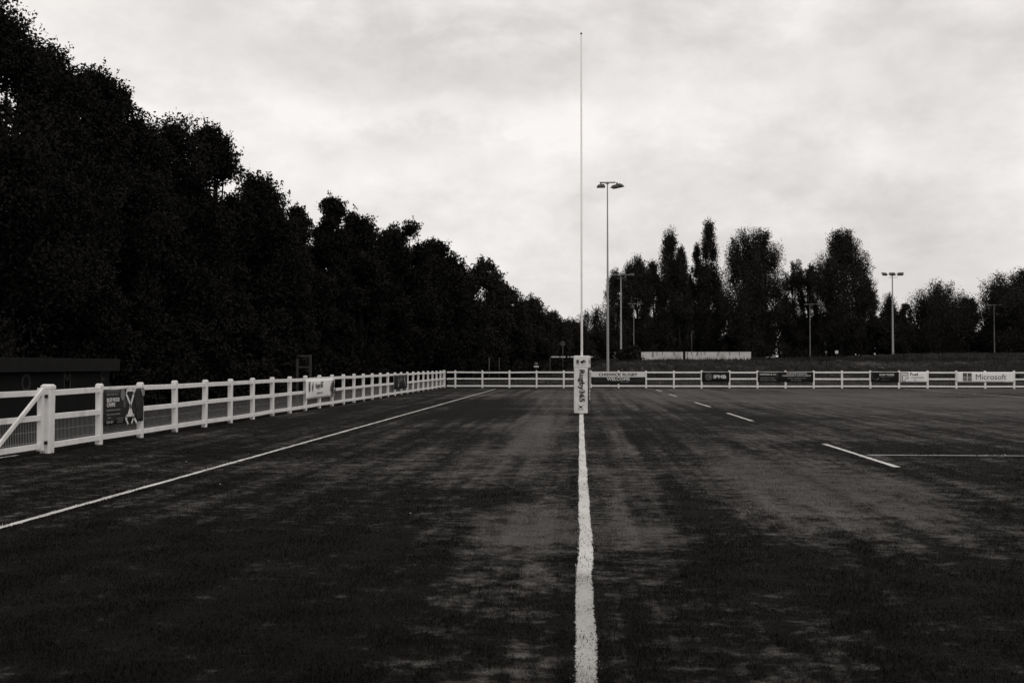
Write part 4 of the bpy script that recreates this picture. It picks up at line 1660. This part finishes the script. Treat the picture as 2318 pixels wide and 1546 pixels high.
# right-hand trees on the far bank
GR = "trees on the far bank at right"
RIGHT = [  # name, px, top py, Y, radius px, kind, leaves, label, base, clumps
    ("broadleaf_tree", 1345, 692, 205, 40, "fan", 4500, "low twiggy tree just right of the goalpost", .02, 30),
    ("broadleaf_tree", 1398, 612, 192, 34, "fan", 5200, "loose leaning tree behind the tallest floodlight mast", .05, 30),
    ("broadleaf_tree", 1440, 578, 198, 40, "fan", 7000, "many pointed tree behind the three lamp mast left of the poplars", .03, 40),
    ("broadleaf_tree", 1480, 590, 206, 30, "fan", 6000, "dark spiky topped tree squeezed against the left poplar", .02, 34),
    ("poplar_tree", 1517, 513, 200, 25, "poplar", 8000, "left of the two tall slim poplars, with a forked lower side spire", .04, 46),
    ("poplar_tree", 1541, 556, 197, 17, "poplar", 4500, "shorter side spire leaning out right of the left slim poplar", .04, 30),
    ("poplar_tree", 1604, 497, 200, 22, "poplar", 8500, "tallest slim poplar with a straight column of leaves", .04, 50),
    ("poplar_tree", 1577, 550, 203, 13, "poplar", 3800, "thin spire standing against the left side of the tallest poplar", .04, 26),
    ("poplar_tree", 1562, 618, 206, 12, "poplar", 2800, "smallest dark spire between the two tall slim poplars", .03, 20),
    ("poplar_tree", 1684, 518, 196, 52, "fan", 9000, "left half of the wide twin crowned poplar", .05, 44),
    ("poplar_tree", 1725, 515, 199, 50, "fan", 9000, "right half of the wide twin crowned poplar", .05, 44),
    ("broadleaf_tree", 1797, 590, 204, 30, "fan", 4200, "loose middle tree right of the wide twin crowned poplar", .08, 28),
    ("broadleaf_tree", 1832, 598, 207, 24, "fan", 3400, "thin gappy tree left of the big rounded poplar", .10, 22),
    ("poplar_tree", 1905, 520, 195, 58, "fan", 14000, "big rounded poplar standing alone left of the bright mast", .12, 50),
    ("broadleaf_tree", 1958, 618, 200, 24, "fan", 3600, "low side growth right of the big rounded poplar", .04, 22),
    ("broadleaf_tree", 2012, 664, 205, 20, "poplar", 3200, "small pointed tree directly behind the bright three lamp mast", .02, 24),
    ("broadleaf_tree", 2050, 688, 207, 24, "bush", 3000, "small rounded tree just right of the bright mast", .02, 24),
    ("broadleaf_tree", 2130, 634, 188, 62, "fan", 9500, "round spiky tree with a branch reaching right", .14, 46),
    ("broadleaf_tree", 2190, 672, 189, 24, "broad", 1900, "reaching side bough right of the round spiky tree", .35, 16),
    ("broadleaf_tree", 2300, 608, 186, 74, "broad", 12000, "large round tree cut off by the right edge of the picture", .12, 56),
    ("broadleaf_tree", 2400, 590, 190, 74, "broad", 9000, "tree past the right edge beside the large round one", .05, 50),
]
for i, (nm, px, ty, Y, rp, kind, nl, lab, base, ncl) in enumerate(RIGHT):
    p = P(px, ty, Y)
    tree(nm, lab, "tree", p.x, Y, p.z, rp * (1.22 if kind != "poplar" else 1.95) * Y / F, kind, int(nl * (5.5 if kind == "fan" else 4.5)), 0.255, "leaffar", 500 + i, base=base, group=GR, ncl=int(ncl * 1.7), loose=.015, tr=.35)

# dense dark hedge of bushes beneath them
LH = "dark hedge bush under the far trees on the right"
GH = "hedge bushes along the far bank"
hp = []
for k in range(3):
    p = P(1380 + 60 * k, 740 - 20 * k, 200)
    hp.append(tree("hedge_bush", LH, "bush", p.x, 200, p.z, 5.2, "bush", 11000, .34, "leaffar", 700 + k, base=0, group=GH, ncl=40))
rng0 = random.Random(9)
px = 1545
k = 0
while px < 2480:
    Y = 203 + rng0.uniform(-4, 8)
    p = P(px, 760, Y)
    s = rng0.uniform(.9, 1.2) * ((.72 if 2175 < px < 2245 else .98) if px > 1965 else 1.5 if px < 1700 else 1.15)
    copy_tree(hp[k % 3], (p.x, Y, hz(p.x, Y) - .2), rng0.uniform(0, 6), (1.05, 1.05, s), LH, GH)
    px += 44
    k += 1
for px, Y, s in ((1225, 165, .8), (1265, 178, .75), (1305, 190, .85), (1340, 196, .8)):
    p = P(px, 760, Y)
    copy_tree(hp[k % 3], (p.x, Y, hz(p.x, Y) - .2), k, (.9, .9, s), LH, GH)
    k += 1

# bush at the end of the white wall
p = P(1428, 806, 124)
tree("dark_bush", "dark rounded bush hiding the left end of the white wall", "bush", p.x, 124, P(1428, 783, 124).z, 32 * 124 / F, "bush", 5000, .26, "leafmid", 801, base=0, ncl=30)
p = P(1283, 815, 105)
tree("dark_bush", "small pale bush below the road sign behind the barrier", "bush", p.x, 105, P(1283, 806, 105).z, 9 * 105 / F, "bush", 900, .12, "rough", 802, base=0, ncl=12)


# rough grass on the bank
def build_rough():
    rng = np.random.default_rng(11)
    n = 60000
    y = 72.3 + 90 * rng.random(n) ** 1.8
    x = rng.uniform(-16, 62, n)
    keep = (x > -9.5 - 0.06 * (y - 72)) & (x < 0.5 * y)
    x, y = x[keep], y[keep]
    n = len(x)
    weed = np.where(rng.random(n) < .05, 2.2, 1.0)
    patch = 0.5 + 0.5 * np.sin(x * .7 + 1.7 * np.sin(y * .31)) * np.sin(y * .43 + x * .21)
    ln = weed * rng.uniform(.10, .34, n) * (0.45 + 0.8 * patch) * (1 + .006 * (y - 72))
    wd = rng.uniform(.02, .05, n) * (1 + .008 * (y - 72))
    V = blades(rng, x, y, height(x, y) - .02, ln, wd, rng.uniform(.1, .8, n))
    nf = 9000
    yf = rng.uniform(14.5, 71, nf)
    xf = FX + rng.normal(0, .07, nf) - .02
    nb = 7000
    xb = rng.uniform(-9.8, 44, nb)
    yb_ = FY + rng.normal(.03, .07, nb)
    xf, yf = np.concatenate([xf, xb]), np.concatenate([yf, yb_])
    nf = len(xf)
    tuft = np.clip(.6 + .5 * np.sin(xf * 2.3 + yf * 3.1) * np.sin(yf * 1.7 + xf), .15, 1)
    V = np.concatenate([V, blades(rng, xf, yf, 0 * xf - .01, rng.uniform(.04, .14, nf) * tuft, rng.uniform(.006, .014, nf), rng.uniform(.1, .7, nf))])
    o = link("rough_grass", quadmesh("rough_grass", V), MAT["rough"])
    tag(o, "long rough grass on the bank and along the fence feet", "grass", kind="stuff")


build_rough()
